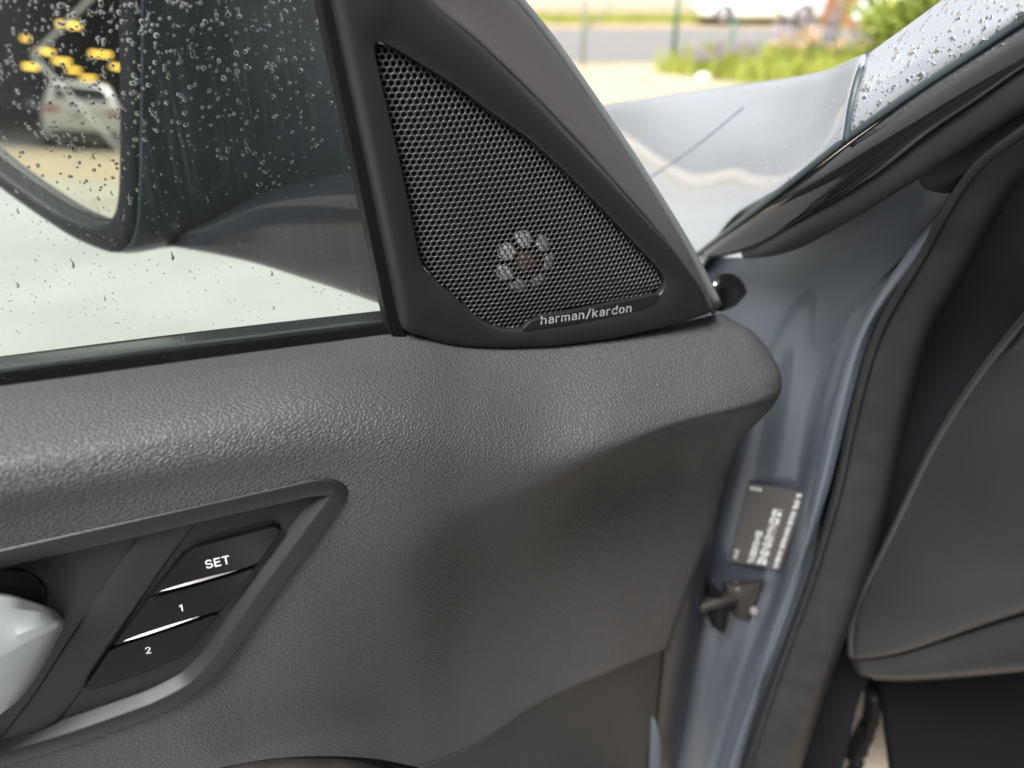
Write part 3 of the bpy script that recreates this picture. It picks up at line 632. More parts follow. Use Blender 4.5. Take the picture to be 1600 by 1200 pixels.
# shut line between wing and bonnet: a recessed dark gap
me = wing.data; bv = BVHTree.FromPolygons([vv.co.copy() for vv in me.vertices], [tuple(p.vertices) for p in me.polygons])
sl_ = []
for k in range(9):
    t = k / 8; px, py = 1165 + (1005 - 1165) * t, 165 + (284 - 165) * t + 6 * math.sin(math.pi * t)
    loc, nn, _i, _d = bv.ray_cast(EYE, ray(px, py).normalized()); sl_.append(loc)
tube('bonnet_gap', sl_, .0011, mat('shut gap', (.16, .175, .20), .5), body, 8, sub=3)
tube('pillar_gap', [H(1356, 86, .458), H(1343, 118, .4395), H(1332, 162, .4315), H(1322, 222, .4285)], .0021, mat('gap seal', (.03, .045, .05), .5), body, 8)
tube('pillar_moulding', [H(1090, 398, .56), H(1150, 352, .50), H(1240, 283, .452), H(1325, 216, .431), H(1420, 150, .414), H(1515, 88, .400), H(1612, 24, .388), H(1760, -66, .37)], .0022, mat('weather strip', (.035, .045, .05), .35), body, 10)
# gloss black strip of the windscreen pillar
net('gloss_trim', hrows([
    [(1096, 396, .545), (1160, 348, .492), (1245, 286, .450), (1330, 222, .427), (1430, 150, .408), (1520, 92, .393), (1612, 34, .382), (1760, -50, .37)],
    [(1104, 398, .530), (1170, 356, .480), (1256, 297, .438), (1340, 240, .414), (1440, 170, .394), (1525, 112, .380), (1612, 58, .369), (1760, -20, .355)],
    [(1110, 400, .524), (1180, 368, .474), (1268, 314, .432), (1352, 262, .408), (1448, 192, .388), (1530, 138, .374), (1612, 84, .363), (1760, 10, .35)],
    [(1116, 402, .524), (1186, 380, .474), (1276, 330, .434), (1360, 280, .410), (1455, 208, .391), (1535, 154, .377), (1612, 102, .366), (1760, 30, .353)],
    [(1112, 406, .545), (1186, 386, .492), (1278, 336, .450), (1362, 286, .426), (1456, 214, .406), (1536, 160, .393), (1612, 108, .382), (1760, 36, .37)]]), M_gloss, body, 6, 6, .002)
tube('pillar_seal', [H(1165, 396, .500), H(1215, 378, .475), H(1300, 330, .442), H(1390, 272, .418), H(1470, 218, .402), H(1545, 170, .388), H(1620, 122, .376), H(1760, 40, .36)], .0098, M_seal, body, 18, squash=1.0, taper=lambda t: .35 + .65 * min(1, t * 5))
net('pillar_lining', hrows([
    [(1420, 250, .43), (1480, 215, .41), (1540, 180, .395), (1620, 135, .38), (1760, 60, .365)],
    [(1440, 290, .43), (1496, 270, .41), (1545, 235, .392), (1620, 190, .378), (1760, 120, .36)],
    [(1470, 320, .44), (1503, 284, .418), (1550, 252, .397), (1620, 210, .382), (1760, 140, .362)]]), M_seal, body, 6, 6, .002)
# hinge post: painted jamb
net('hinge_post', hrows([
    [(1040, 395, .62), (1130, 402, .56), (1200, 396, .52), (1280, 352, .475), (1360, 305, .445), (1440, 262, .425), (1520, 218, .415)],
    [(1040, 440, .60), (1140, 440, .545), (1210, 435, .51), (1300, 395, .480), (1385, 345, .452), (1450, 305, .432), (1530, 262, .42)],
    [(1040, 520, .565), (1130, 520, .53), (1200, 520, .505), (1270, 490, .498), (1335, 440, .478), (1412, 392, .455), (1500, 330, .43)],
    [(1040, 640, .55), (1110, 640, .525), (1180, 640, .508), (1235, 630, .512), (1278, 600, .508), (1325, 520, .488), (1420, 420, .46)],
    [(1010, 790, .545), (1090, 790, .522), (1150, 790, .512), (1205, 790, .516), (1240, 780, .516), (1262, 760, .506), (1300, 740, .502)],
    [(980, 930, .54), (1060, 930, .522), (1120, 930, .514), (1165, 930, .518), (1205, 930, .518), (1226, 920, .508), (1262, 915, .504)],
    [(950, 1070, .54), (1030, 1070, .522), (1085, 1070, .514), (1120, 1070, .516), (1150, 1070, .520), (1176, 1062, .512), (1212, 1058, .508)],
    [(900, 1260, .54), (980, 1260, .522), (1035, 1260, .512), (1070, 1260, .512), (1095, 1260, .516), (1112, 1255, .512), (1140, 1255, .508)]]), M_jamb_shaded, body, 8, 8, .003)
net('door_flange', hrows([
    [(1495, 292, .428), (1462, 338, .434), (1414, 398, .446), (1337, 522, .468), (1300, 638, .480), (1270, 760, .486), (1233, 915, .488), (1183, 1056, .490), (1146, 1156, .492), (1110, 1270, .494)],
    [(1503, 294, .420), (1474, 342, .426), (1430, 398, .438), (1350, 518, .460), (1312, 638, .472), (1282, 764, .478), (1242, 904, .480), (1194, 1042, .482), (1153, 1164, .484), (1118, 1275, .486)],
    [(1512, 298, .424), (1484, 348, .430), (1450, 400, .440), (1367, 512, .464), (1327, 640, .476), (1294, 770, .482), (1252, 890, .484), (1207, 1017, .486), (1162, 1170, .488), (1128, 1280, .490)]]), M_flange_shaded, body, 8, 6, .003)
seal_pts = [(1800, 90, .345), (1690, 165, .366), (1600, 225, .385), (1545, 272, .400), (1500, 340, .415), (1468, 400, .430), (1400, 520, .452), (1364, 640, .464), (1334, 775, .470), (1292, 915, .472), (1245, 1045, .474), (1200, 1180, .476), (1165, 1290, .478)]
def seal_row(dx, dd): return [H(px + dx, py + dx * .15, d + dd) for px, py, d in seal_pts]
M_seal2 = speckle(mat('moulded seal rubber', (.0085, .0084, .0094), .6, spec=.35, bump=(1400, .4, .0003), noise=(55, .6, (.0175, .017, .018))), 500, .03, amount=.35)
net('door_seal', [seal_row(-34, .012), seal_row(-30, -.002), seal_row(-21, -.008), seal_row(-6, -.0095), seal_row(14, -.0095), seal_row(34, -.008), seal_row(46, -.004), seal_row(52, .004), seal_row(56, .018)], M_seal2, body, 8, 5, .002)
tube('seal_lip', [H(px - 25, py - 3, d - .0095) for px, py, d in seal_pts], .0022, M_seal2, body, 10, axis=CF)
# compliance plate
def J(px, py, d=.5095): return H(px, py, d)
pl = [J(1170, 754), J(1260, 770), J(1219, 889), J(1139, 878)]
nrm = (pl[1] - pl[0]).cross(pl[3] - pl[0]).normalized()
if nrm.dot(EYE - pl[0]) < 0: nrm = -nrm
pl = [p - nrm * nrm.dot(p - pl[0]) for p in pl]
bm = bmesh.new(); add(bm, loft([[p - nrm * .0006 for p in pl], [p.copy() for p in pl]], True, True)); plate = from_bm('label_plate', bm, mat('label film', (.045, .040, .038), .4), body, False)
bm = bmesh.new()
def lp(u, v_): return pl[0].lerp(pl[1], u).lerp(pl[3].lerp(pl[2], u), v_) + nrm * .0004
def glyph(u, w_, v0, v1):
    a, b2, c, d = lp(u, v0), lp(u + w_, v0), lp(u + w_, v1), lp(u, v1); vs = [bm.verts.new(p) for p in (a, b2, c, d)]; bm.faces.new(vs)
for u, w_, va, vb, st in ((.06, .08, .80, .95, .026), (.36, .12, .55, .97, .028), (.54, .17, .25, .97, .036), (.86, .08, .03, .98, .024)):
    vv = va
    while vv < vb:
        ln = random.uniform(.55, .85) * st
        if random.random() < .93:
            glyph(u + w_ * .1, w_ * .8, vv, vv + ln * .3)
            q = random.random()
            if q < .5: glyph(u, w_, vv, vv + ln * .35); glyph(u + random.uniform(0, w_ * .6), w_ * .3, vv, vv + ln)
            else: glyph(u, w_ * .35, vv, vv + ln); glyph(u + w_ * .6, w_ * .4, vv + ln * .3, vv + ln)
        vv += st
for k in range(4): glyph(.05 + k * .055, .03, .035, .075)
from_bm('label_print', bm, M_white, plate, False)['kind'] = 'stuff'
# door check strap between door edge and post
strap = tube('check_strap', [H(1040, 956, .470), H(1085, 948, .480), H(1120, 938, .490), H(1150, 930, .502)], .0068, M_steel, body, 12, squash=.7)
bm = bmesh.new()
bk = [H(1128, 908, .500), H(1196, 905, .507), H(1188, 930, .507), H(1172, 972, .507), H(1150, 966, .502), H(1136, 944, .500)]
nb = (EYE - bk[0]).normalized(); add(bm, loft([[p - nb * .01 for p in bk], [p.copy() for p in bk], [p + (sum(bk, Vector()) / 6 - p) * .22 + nb * .008 for p in bk]], True)); from_bm('strap_bracket', bm, M_steel, strap, False)
bm = bmesh.new()
tr = [H(1103, 902, .492), H(1124, 922, .492), H(1140, 946, .492), H(1137, 972, .492), H(1131, 991, .492), H(1112, 979, .492), H(1102, 950, .492)]
add(bm, loft([[p - nb * .006 for p in tr], [p + nb * .002 for p in tr], [p + (sum(tr, Vector()) / 7 - p) * .5 + nb * .006 for p in tr]], True, True)); from_bm('strap_buffer', bm, M_rubber, strap, False)
v, f = tube(None, [H(1106, 950, .4935), H(1124, 944, .4960), H(1146, 936, .5010)], .0085, None, None, 16, 1, sub=10, taper=lambda t: 1 + .16 * math.sin(t * 34))
data('strap_boot', v, f, M_rubber, strap)
for px, py in ((1152, 916), (1178, 954)):
    bm = bmesh.new(); c = H(px, py, .4995); u_ = nb.cross(Vector((0, 0, 1))).normalized(); w_ = nb.cross(u_)
    add(bm, loft([[c + u_ * math.cos(R(60 * k)) * r + w_ * math.sin(R(60 * k)) * r + nb * h for k in range(6)] for r, h in ((.0042, -.008), (.0042, .002), (.0034, .003))], True)); from_bm('bolt', bm, M_rim0, strap, False)
# dashboard end and lower cover
net('dashboard_end', hrows([
    [(1610, 330, .42), (1690, 300, .40), (1800, 260, .39), (1950, 220, .38)],
    [(1596, 508, .448), (1650, 470, .42), (1760, 430, .40), (1950, 400, .38)],
    [(1530, 590, .458), (1580, 585, .440), (1700, 570, .41), (1950, 560, .38)],
    [(1458, 702, .470), (1515, 700, .448), (1640, 700, .415), (1950, 700, .38)],
    [(1388, 846, .485), (1450, 846, .462), (1600, 840, .425), (1950, 830, .38)],
    [(1340, 940, .495), (1410, 935, .470), (1590, 910, .432), (1950, 880, .385)],
    [(1331, 1024, .498), (1412, 1012, .474), (1590, 955, .436), (1950, 860, .39)],
    [(1331, 1030, .515), (1412, 1018, .490), (1590, 961, .452), (1950, 866, .40)]]), M_dash, body, 8, 8, .003)
tube('dashboard_edge', [H(1640, 455, .430), H(1597, 505, .447), H(1531, 588, .457), H(1459, 701, .469), H(1389, 845, .484), H(1341, 939, .494), H(1331, 985, .497), H(1331, 1026, .499)], .0028, M_dash, body, 10)
net('lower_dash_cover', hrows([
    [(1331, 1034, .506), (1412, 1022, .482), (1600, 962, .442), (1950, 880, .395)],
    [(1340, 1052, .504), (1420, 1042, .480), (1600, 1010, .442), (1950, 940, .395)],
    [(1362, 1059, .504), (1430, 1060, .480), (1600, 1046, .442), (1950, 1000, .395)],
    [(1364, 1062, .53), (1430, 1064, .51), (1600, 1050, .47), (1950, 1004, .42)]]), M_dash, body, 6, 6, .003)
# dark gap behind the seal, kick panel, footwell
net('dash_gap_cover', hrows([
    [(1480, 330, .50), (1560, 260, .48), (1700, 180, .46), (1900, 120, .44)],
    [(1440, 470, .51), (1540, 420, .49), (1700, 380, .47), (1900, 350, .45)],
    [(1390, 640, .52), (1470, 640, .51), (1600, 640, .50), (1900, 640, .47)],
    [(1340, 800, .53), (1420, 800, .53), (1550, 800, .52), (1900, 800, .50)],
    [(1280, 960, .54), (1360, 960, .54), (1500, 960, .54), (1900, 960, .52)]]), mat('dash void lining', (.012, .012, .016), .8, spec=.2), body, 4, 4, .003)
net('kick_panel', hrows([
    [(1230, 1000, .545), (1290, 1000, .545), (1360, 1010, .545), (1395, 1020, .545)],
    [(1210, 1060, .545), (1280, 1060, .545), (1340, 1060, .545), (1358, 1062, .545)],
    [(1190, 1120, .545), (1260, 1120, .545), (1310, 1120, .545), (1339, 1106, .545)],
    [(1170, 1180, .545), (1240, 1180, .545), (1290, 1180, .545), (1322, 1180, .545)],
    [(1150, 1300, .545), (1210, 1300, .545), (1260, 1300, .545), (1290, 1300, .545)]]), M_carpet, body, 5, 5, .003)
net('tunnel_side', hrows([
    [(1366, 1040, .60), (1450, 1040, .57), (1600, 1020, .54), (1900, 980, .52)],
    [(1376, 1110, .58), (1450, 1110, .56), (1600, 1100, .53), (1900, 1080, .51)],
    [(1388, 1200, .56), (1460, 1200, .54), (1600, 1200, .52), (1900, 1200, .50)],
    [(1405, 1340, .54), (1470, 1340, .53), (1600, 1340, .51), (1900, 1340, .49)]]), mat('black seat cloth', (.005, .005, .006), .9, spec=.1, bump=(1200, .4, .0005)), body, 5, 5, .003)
def CB(s, r, z): return CF * s + CRT * r + Vector((0, 0, z))
bm = bmesh.new(); box(bm, CB(.42, .72, .395), (1.15, .9, .02), Matrix((CRT, CF, Vector((0, 0, 1)))).transposed()); from_bm('floor_mat', bm, M_mat, body, False)
for px, py, hgt in ((1348, 1130, .05), (1336, 1178, .05)):
    bm = bmesh.new(); c = H(px, py, .60); a, b2 = c + Vector((0, 0, .045)), c - Vector((0, 0, .05))
    add(bm, tube(None, [a, c + CRT * .006, b2], .012 if py < 1150 else .008, None, None, 10, .6)); from_bm('pedal', bm, M_rubber, body)
# roof and far side keep the sky off the cabin, as on the car
rf = [[CB(s, r, 1.62 - .05 * abs(r - .85) - (.06 if s > -.3 else 0) - (.30 * max(0, s + .1))) for r in (.18, .4, .85, 1.3, 1.55)] for s in (-2.2, -1.4, -.7, -.25, 0.0)]
net('roof', rf, M_paint, body, 4, 4, .03)
fs = [[CB(s, 1.75, z) for s in (-2.2, -1.2, -.3, .35)] for z in (.25, .6, 1.0, 1.05)]
net('far_side', fs, M_paint, body, 4, 4, .03)
rs = [[CB(s, r, z) for s in (-2.9, -2.2, -1.4, -.78)] for z, r in ((.28, .12), (.45, .085), (.75, .08), (.96, .09), (1.0, .11), (1.3, .19), (1.56, .28))]
net('rear_side', rs, M_paint, body, 4, 4, .04)
net('sill', [[CB(s, r, z) for s in (-.85, -.4, 0, .36)] for z, r in ((.24, .10), (.34, .06), (.42, .07), (.455, .10), (.46, .17), (.40, .20))], M_paint, body, 4, 5, .004)
# cabin behind the door opening: driver's seat, far trim, rear bulkhead and the inner face of the rear side
M_cloth = mat('dark seat leather', (.012, .012, .013), .5, noise=(20, .5, (.018, .018, .019)))
def rr_box(name, sz, c, mt, bev=.05, tilt=0):
    bm = bmesh.new(); Mx = Matrix((CRT, CF, Vector((0, 0, 1)))).transposed() @ Matrix.Rotation(tilt, 3, 'X'); box(bm, c, sz, Mx); bmesh.ops.remove_doubles(bm, verts=bm.verts, dist=1e-6)
    bmesh.ops.bevel(bm, geom=bm.edges, offset=bev, segments=3, affect='EDGES'); return from_bm(name, bm, mt, body)
rr_box('seat_cushion', (.52, .54, .18), CB(-.50, .50, .62), M_cloth, .06, R(6))
rr_box('seat_back', (.50, .17, .66), CB(-.86, .50, .98), M_cloth, .06, R(16))
rr_box('headrest', (.27, .11, .20), CB(-.99, .50, 1.42), M_cloth, .04, R(10))
net('cabin_rear', [[CB(-2.2, r, z) for r in (.16, .6, 1.2, 1.7)] for z in (.3, .8, 1.2, 1.56)], M_cloth, body, 4, 4, .03)
net('rear_side_trim', [[CB(s, r + .05, z) for s in (-2.2, -1.6, -1.1, -.80)] for z, r in ((.30, .13), (.6, .12), (.96, .13), (1.3, .22), (1.55, .30))], M_cloth, body, 4, 4, .01)
net('headlining', [[CB(s, r, 1.57 - .05 * abs(r - .85)) for r in (.22, .5, .85, 1.3, 1.5)] for s in (-2.15, -1.4, -.7, -.3)], M_cloth, body, 3, 3, .01)
bm = bmesh.new(); box(bm, CB(-1.1, .95, .37), (1.5, 2.2, .02), Matrix((CRT, CF, Vector((0, 0, 1)))).transposed()); from_bm('cabin_floor', bm, M_carpet, body, False)
dt = [[CB(s, r, z) for r in (.36, .7, 1.2, 1.7)] for s, z in ((.34, .94), (.20, .955), (.06, .93), (.0, .86))]
net('dashboard_top', dt, M_dash, body, 4, 4, .02)
bm = bmesh.new(); box(bm, CB(.66, .95, .68), (1.5, .03, .55), Matrix((CRT, CF, Vector((0, 0, 1)))).transposed()); from_bm('bulkhead', bm, M_carpet, body, False)
fix(body)

# ================================================================== SURROUNDINGS
M_sand = mat('sandy ground', (.32, .262, .185), .95, noise=(1.5, .8, (.38, .325, .24)), bump=(60, .4, .01))
M_pave = mat('pale wet paving', (.205, .212, .20), .5, noise=(1.1, .8, (.265, .27, .25)), bump=(120, .2, .004))
M_road = mat('pale road', (.155, .15, .145), .75, noise=(2, .6, (.19, .185, .18)))
M_verge = mat('verge gravel', (.28, .205, .13), .95, noise=(3, .7, (.32, .25, .17)))
M_grass = mat('grass blades', (.20, .25, .03), .8, noise=(4, .7, (.30, .30, .05)))
M_leaf = mat('bright leaves', (.19, .26, .03), .55, noise=(6, .7, (.30, .33, .05)))
M_stem = mat('green stems', (.07, .12, .03), .7)
def sheet(name, mt, pts, z):
    bm = bmesh.new(); bm.faces.new([bm.verts.new((p[0], p[1], z)) for p in pts]); o = from_bm(name, bm, mt, None, False, False); tag(o, kind='structure'); return o
def WP(f, r): q = HEAD * f + RIGHT * r; return (q.x, q.y)
sheet('ground', M_sand, [(-400, -400), (400, -400), (400, 400), (-400, 400)], 0)
sheet('paving', M_pave, [WP(-60, -80), WP(-60, 60), WP(4.5, 60), WP(4.5, .9), WP(60, 1.0), WP(60, -80)], .004)
sheet('road', M_road, [WP(14.2, -60), WP(14.2, 60), WP(26, 60), WP(26, -60)], .008)
sheet('verge', M_verge, [WP(26, -60), WP(26, 60), WP(60, 60), WP(60, -60)], .012)

def blades(n, area, hmin, hmax, wd):
    v, f = [], []
    for _ in range(n):
        x, y = area(); h = random.uniform(hmin, hmax); a = random.random() * 6.28; w2 = wd * random.uniform(.6, 1.2); lx, ly = random.gauss(0, h * .3), random.gauss(0, h * .3)
        b0 = len(v); c, s = math.cos(a) * w2, math.sin(a) * w2
        v += [(x - c, y - s, .0), (x + c, y + s, .0), (x + lx * .4 + c * .7, y + ly * .4 + s * .7, h * .6), (x + lx * .4 - c * .7, y + ly * .4 - s * .7, h * .6), (x + lx, y + ly, h)]
        f += [(b0, b0 + 1, b0 + 2, b0 + 3), (b0 + 3, b0 + 2, b0 + 4)]
    return v, f
def far_grass():
    q = WP(random.uniform(29.5, 36), random.uniform(-9, 22)); return q
v, f = blades(14000, far_grass, .12, .30, .03); tag(data('verge_grass', v, f, M_grass, None, False), 'strip of yellow green grass along the far side of the road', 'grass', kind='stuff')
def near_grass():
    while True:
        fw, rr = random.uniform(10.6, 14.2), random.uniform(2.2, 7.5)
        if rr - 2.2 > abs(fw - 12.4) * .7 - .3 + random.random() * .6: return WP(fw, rr)
v, f = blades(9000, near_grass, .10, .42, .014); tag(data('meadow_grass', v, f, M_grass, None, False), 'clump of tall green grass below the wire fence', 'grass', kind='stuff')
# wire fence
fence = empty('wire_fence', (*WP(13.2, 2.3), 0), 'green wire fence with steel posts and diagonal braces beside the road', 'fence')
M_fpost = mat('green post paint', (.05, .16, .11), .5); M_fgrey = mat('galvanised post', (.30, .34, .30), .5, metal=.4); M_wire = mat('fence wire', (.22, .27, .22), .5, metal=.5)
def fp(f, r, z): return Vector((*WP(f, r), z))
def post(name, r, h, rad, mt):
    v, f = tube(None, [fp(13.2, r, -.1), fp(13.2, r, h)], rad, None, None, 10, sub=0, axis=RIGHT); data(name, v, f, mt, fence)
post('post', 1.15, 1.9, .030, M_fgrey); post('post', 2.62, 1.9, .036, M_fpost); post('post', 3.55, .75, .030, M_fpost); post('post', 5.2, 1.9, .030, M_fgrey); post('post', -1.4, 1.9, .03, M_fgrey); post('post', 7.6, 1.9, .03, M_fgrey)
for a, b2 in ((1.2, 2.25), (4.95, 3.0)):
    v, f = tube(None, [fp(13.2, a, .55 if a < 3 else .3), fp(13.2, b2, 1.65)], .02, None, None, 8, sub=0, axis=HEAD); data('brace', v, f, M_fgrey if a < 3 else M_fpost, fence)
for z in (.1, .5, .9, 1.3, 1.7):
    v, f = tube(None, [fp(13.17, -2, z), fp(13.17, 9, z)], .0035, None, None, 5, sub=0); data('wire', v, f, M_wire, fence)
bm = bmesh.new(); k = -2.0
while k < 9:
    for sgn in (1, -1):
        v, f = tube(None, [fp(13.17, k, .1), fp(13.17, k + sgn * 1.6, 1.7)], .0016, None, None, 3, sub=0, axis=HEAD); add(bm, (v, f))
    k += .12
o = from_bm('wire_mesh', bm, M_wire, fence); o['kind'] = 'stuff'
fix(fence)
# wild flowers
M_lup = mat('lilac petals', (.46, .37, .52), .7); M_ora = mat('orange petals', (.58, .38, .20), .7)
def flower(fw, rr, h, kind, label):
    root = empty('wildflower', (*WP(fw, rr), 0), label, 'wildflower', 'wildflowers by the fence')
    base = Vector((*WP(fw, rr), 0)); bm = bmesh.new(); bl = bmesh.new()
    for s in range(7):
        a = random.random() * 6.28; lean = Vector((math.cos(a), math.sin(a), 0)) * random.uniform(.05, .28); top = base + lean + Vector((0, 0, h * random.uniform(.75, 1.1)))
        add(bm, tube(None, [base + lean * .1, base + lean * .55 + Vector((0, 0, h * .5)), top], .006, None, None, 5, sub=2))
        for _ in range(26):
            t = random.random(); q = top - Vector((0, 0, t * h * (.34 if kind else .12))); an = random.random() * 6.28; rr2 = (.028 * (.35 + t)) if kind else .05
            c = q + Vector((math.cos(an) * rr2, math.sin(an) * rr2, 0)); sz = .02
            u = Vector((-math.sin(an), math.cos(an), .3)) * sz; w_ = Vector((math.cos(an) * .5, math.sin(an) * .5, 1)) * sz
            add(bl, ([c - u, c + w_ * .2 - u * .1 - w_, c + u, c + w_], [(0, 1, 2, 3)]))
    from_bm('stems', bm, M_stem, root)['kind'] = 'stuff'; o = from_bm('petals', bl, M_lup if kind else M_ora, root, False, False); o['kind'] = 'stuff'; fix(root)
for fw, rr, h, kd, lb in ((11.8, 2.75, .40, 1, 'pale lilac flower spike at the left end of the flower clump'), (11.7, 3.1, .45, 1, 'second lilac flower from the left end of the clump'),
                          (11.9, 3.45, .50, 1, 'lilac flower spikes beside the orange flowers, right of the short post'), (11.5, 3.85, .58, 0, 'orange wildflowers in front of the tallest lilac spike'),
                          (11.6, 4.2, .62, 0, 'orange wildflowers between the two tall lilac spikes'), (11.9, 4.05, 1.0, 1, 'tallest lilac flower spike before the brown crate'),
                          (12.0, 4.5, .95, 1, 'tall lilac flower spike next to the green bush'), (11.7, 4.8, .50, 0, 'low orange wildflowers at the foot of the green bush')):
    flower(fw, rr, h, kd, lb)
# bush
bush = empty('bush', (*WP(11.4, 5.8), 0), 'bright green leafy bush behind the wet windscreen pillar', 'bush')
bc = Vector((*WP(11.4, 5.8), 0)); bm = bmesh.new(); bl = bmesh.new()
for s in range(36):
    a = random.random() * 6.28; ln = random.uniform(.4, 1.35); tip = bc + Vector((math.cos(a) * ln, math.sin(a) * ln, random.uniform(.5, 2.0)))
    add(bm, tube(None, [bc + Vector((math.cos(a), math.sin(a), 0)) * .08, bc.lerp(tip, .5) + Vector((0, 0, .15)), tip], .014, None, None, 5, sub=2, taper=lambda t: 1 - .7 * t))
    for _ in range(260):
        t = random.uniform(.3, 1.05); q = bc.lerp(tip, t) + Vector((random.gauss(0, .14), random.gauss(0, .14), random.gauss(.08, .14)))
        u = Vector((random.gauss(0, 1), random.gauss(0, 1), random.gauss(0, .6))).normalized() * .05; w_ = u.cross(Vector((random.gauss(0, 1), random.gauss(0, 1), random.gauss(0, 1)))).normalized() * .025
        add(bl, ([q - u, q + w_, q + u, q - w_], [(0, 1, 2, 3)]))
from_bm('branches', bm, M_stem, bush)['kind'] = 'stuff'; from_bm('leaves', bl, M_leaf, bush, False, False)['kind'] = 'stuff'; fix(bush)

# ---- cars
M_cwhite = mat('white car paint', (.86, .86, .84), .3, coat=1); M_cglass = mat('car window', (.02, .025, .03), .08); M_tyre = mat('tyre', (.015, .015, .015), .85); M_rim = mat('alloy wheel', (.45, .45, .46), .35, metal=.8)
M_tail = mat('tail lamp red', (.45, .02, .015), .2); M_plate = mat('number plate', (.6, .62, .58), .5); M_cdark = mat('dark bumper', (.03, .03, .032), .5)
def car(loc, heading, label, group='parked white cars', tall=1.0):
    root = empty('parked_car', loc, label, 'car', group, heading)
    def sect(x, wl, wu, z0, zb, zt):             # closed cross-section at length x
        pts = [(-wl * .92, z0), (-wl, z0 + .12), (-wl, zb - .12), (-wl * .95, zb), (-wu, zt - .06), (-wu * .8, zt), (wu * .8, zt), (wu, zt - .06), (wl * .95, zb), (wl, zb - .12), (wl, z0 + .12), (wl * .92, z0)]
        return [Vector((x, y, z * tall)) for y, z in pts]
    prof = [(-2.18, .66, .50, .42, .78, .82), (-2.12, .82, .66, .30, .95, 1.0), (-2.02, .89, .70, .24, 1.0, 1.18), (-1.75, .9, .66, .22, 1.0, 1.52), (-1.3, .9, .64, .22, .98, 1.60), (-.2, .9, .64, .22, .96, 1.62), (.55, .9, .62, .22, .95, 1.50), (1.2, .89, .72, .22, .93, 1.06), (1.75, .86, .68, .24, .86, .93), (2.1, .78, .55, .3, .76, .80), (2.2, .6, .45, .4, .62, .66)]
    bm = bmesh.new(); add(bm, loft([sect(*p) for p in prof], True, True)); from_bm('body', bm, M_cwhite, root)
    for sx in (-1.33, 1.38):
        for sy in (-1, 1):
            bm = bmesh.new(); n = 28
            lp_ = [[Vector((sx + math.cos(2 * math.pi * k / n) * r, sy * y, .34 + math.sin(2 * math.pi * k / n) * r)) for k in range(n)] for r, y in ((.22, .70), (.33, .72), (.34, .78), (.34, .89), (.32, .925), (.235, .92), (.225, .90))]
            add(bm, loft(lp_, True, True)); wh = from_bm('wheel', bm, M_tyre, root)
            bm = bmesh.new(); add(bm, loft([[Vector((sx + math.cos(2 * math.pi * k / n) * r, sy * y, .34 + math.sin(2 * math.pi * k / n) * r)) for k in range(n)] for r, y in ((.225, .90), (.215, .928), (.12, .915), (.05, .93))], True)); from_bm('rim', bm, M_rim, wh)
    for sy in (-1, 1):                              # side glass follows the tumblehome, standing 4 mm proud
        for xa, xb, za, zb in ((-1.65, -1.35, 1.06, 1.42), (-1.2, -.35, 1.03, 1.50), (-.25, .55, 1.02, 1.44)):
            bm = bmesh.new()
            def sp(x, z): t = (z - .97) / .6; return Vector((x, sy * (.862 - .21 * t + .008), z * tall))
            q = [sp(xa, za), sp(xb, za), sp(xb - .12, zb), sp(xa, zb)]; add(bm, loft([[p - Vector((0, sy * .02, 0)) for p in q], q], True, True)); from_bm('side_window', bm, M_cglass, root, False)
    bm = bmesh.new(); q = [Vector((-2.035, -.60, 1.17 * tall)), Vector((-2.035, .60, 1.17 * tall)), Vector((-1.80, .52, 1.48 * tall)), Vector((-1.80, -.52, 1.48 * tall))]
    add(bm, loft([[p + Vector((.05, 0, 0)) for p in q], q], True, True)); from_bm('rear_window', bm, M_cglass, root, False)
    bm = bmesh.new(); q = [Vector((1.16, -.62, 1.10 * tall)), Vector((1.16, .62, 1.10 * tall)), Vector((.66, .54, 1.47 * tall)), Vector((.66, -.54, 1.47 * tall))]
    add(bm, loft([[p - Vector((.1, 0, 0)) for p in q], q], True, True)); from_bm('windscreen', bm, M_cglass, root, False)
    for sy in (-1, 1):
        bm = bmesh.new(); box(bm, (-2.09, sy * .66, .90 * tall), (.12, .34, .13)); from_bm('tail_lamp', bm, M_tail, root, False)
        bm = bmesh.new(); box(bm, (2.03, sy * .60, .70 * tall), (.16, .34, .12)); from_bm('headlight', bm, M_chrome, root, False)
    bm = bmesh.new(); box(bm, (-2.15, 0, .80 * tall), (.06, .52, .12)); from_bm('number_plate', bm, M_plate, root, False)
    bm = bmesh.new(); box(bm, (-2.12, 0, .36), (.14, 1.45, .16)); from_bm('bumper', bm, M_cdark, root, False)
    return root
hr = math.atan2(RIGHT.y, RIGHT.x)
car((*WP(29.0, 8.55), .012), hr + math.pi, 'white parked car standing side on across the road')
car((*WP(22.5, 11.6), .008), hr + R(150), 'white parked car nearest the green bush, partly behind flowers')
# crate beside the white car
crate = empty('wooden_crate', (*WP(27.5, 11.0), .012), 'tall reddish brown wooden crate between the two parked cars', 'crate')
M_wood = mat('red brown boards', (.26, .09, .04), .8, noise=(5, .6, (.34, .14, .07)))
cb = Vector((*WP(27.5, 11.0), 0)); rot = Matrix((RIGHT, HEAD, Vector((0, 0, 1)))).transposed()
for k in range(6):
    bm = bmesh.new(); box(bm, cb + Vector((0, 0, .12 + k * .24)), (1.1, .9, .225), rot); from_bm('plank', bm, M_wood, crate, False)
for sx in (-.5, .5):
    bm = bmesh.new(); box(bm, cb + RIGHT * sx - HEAD * .465 + Vector((0, 0, .73)), (.09, .03, 1.46), rot); from_bm('corner_batten', bm, M_wood, crate, False)
fix(crate)
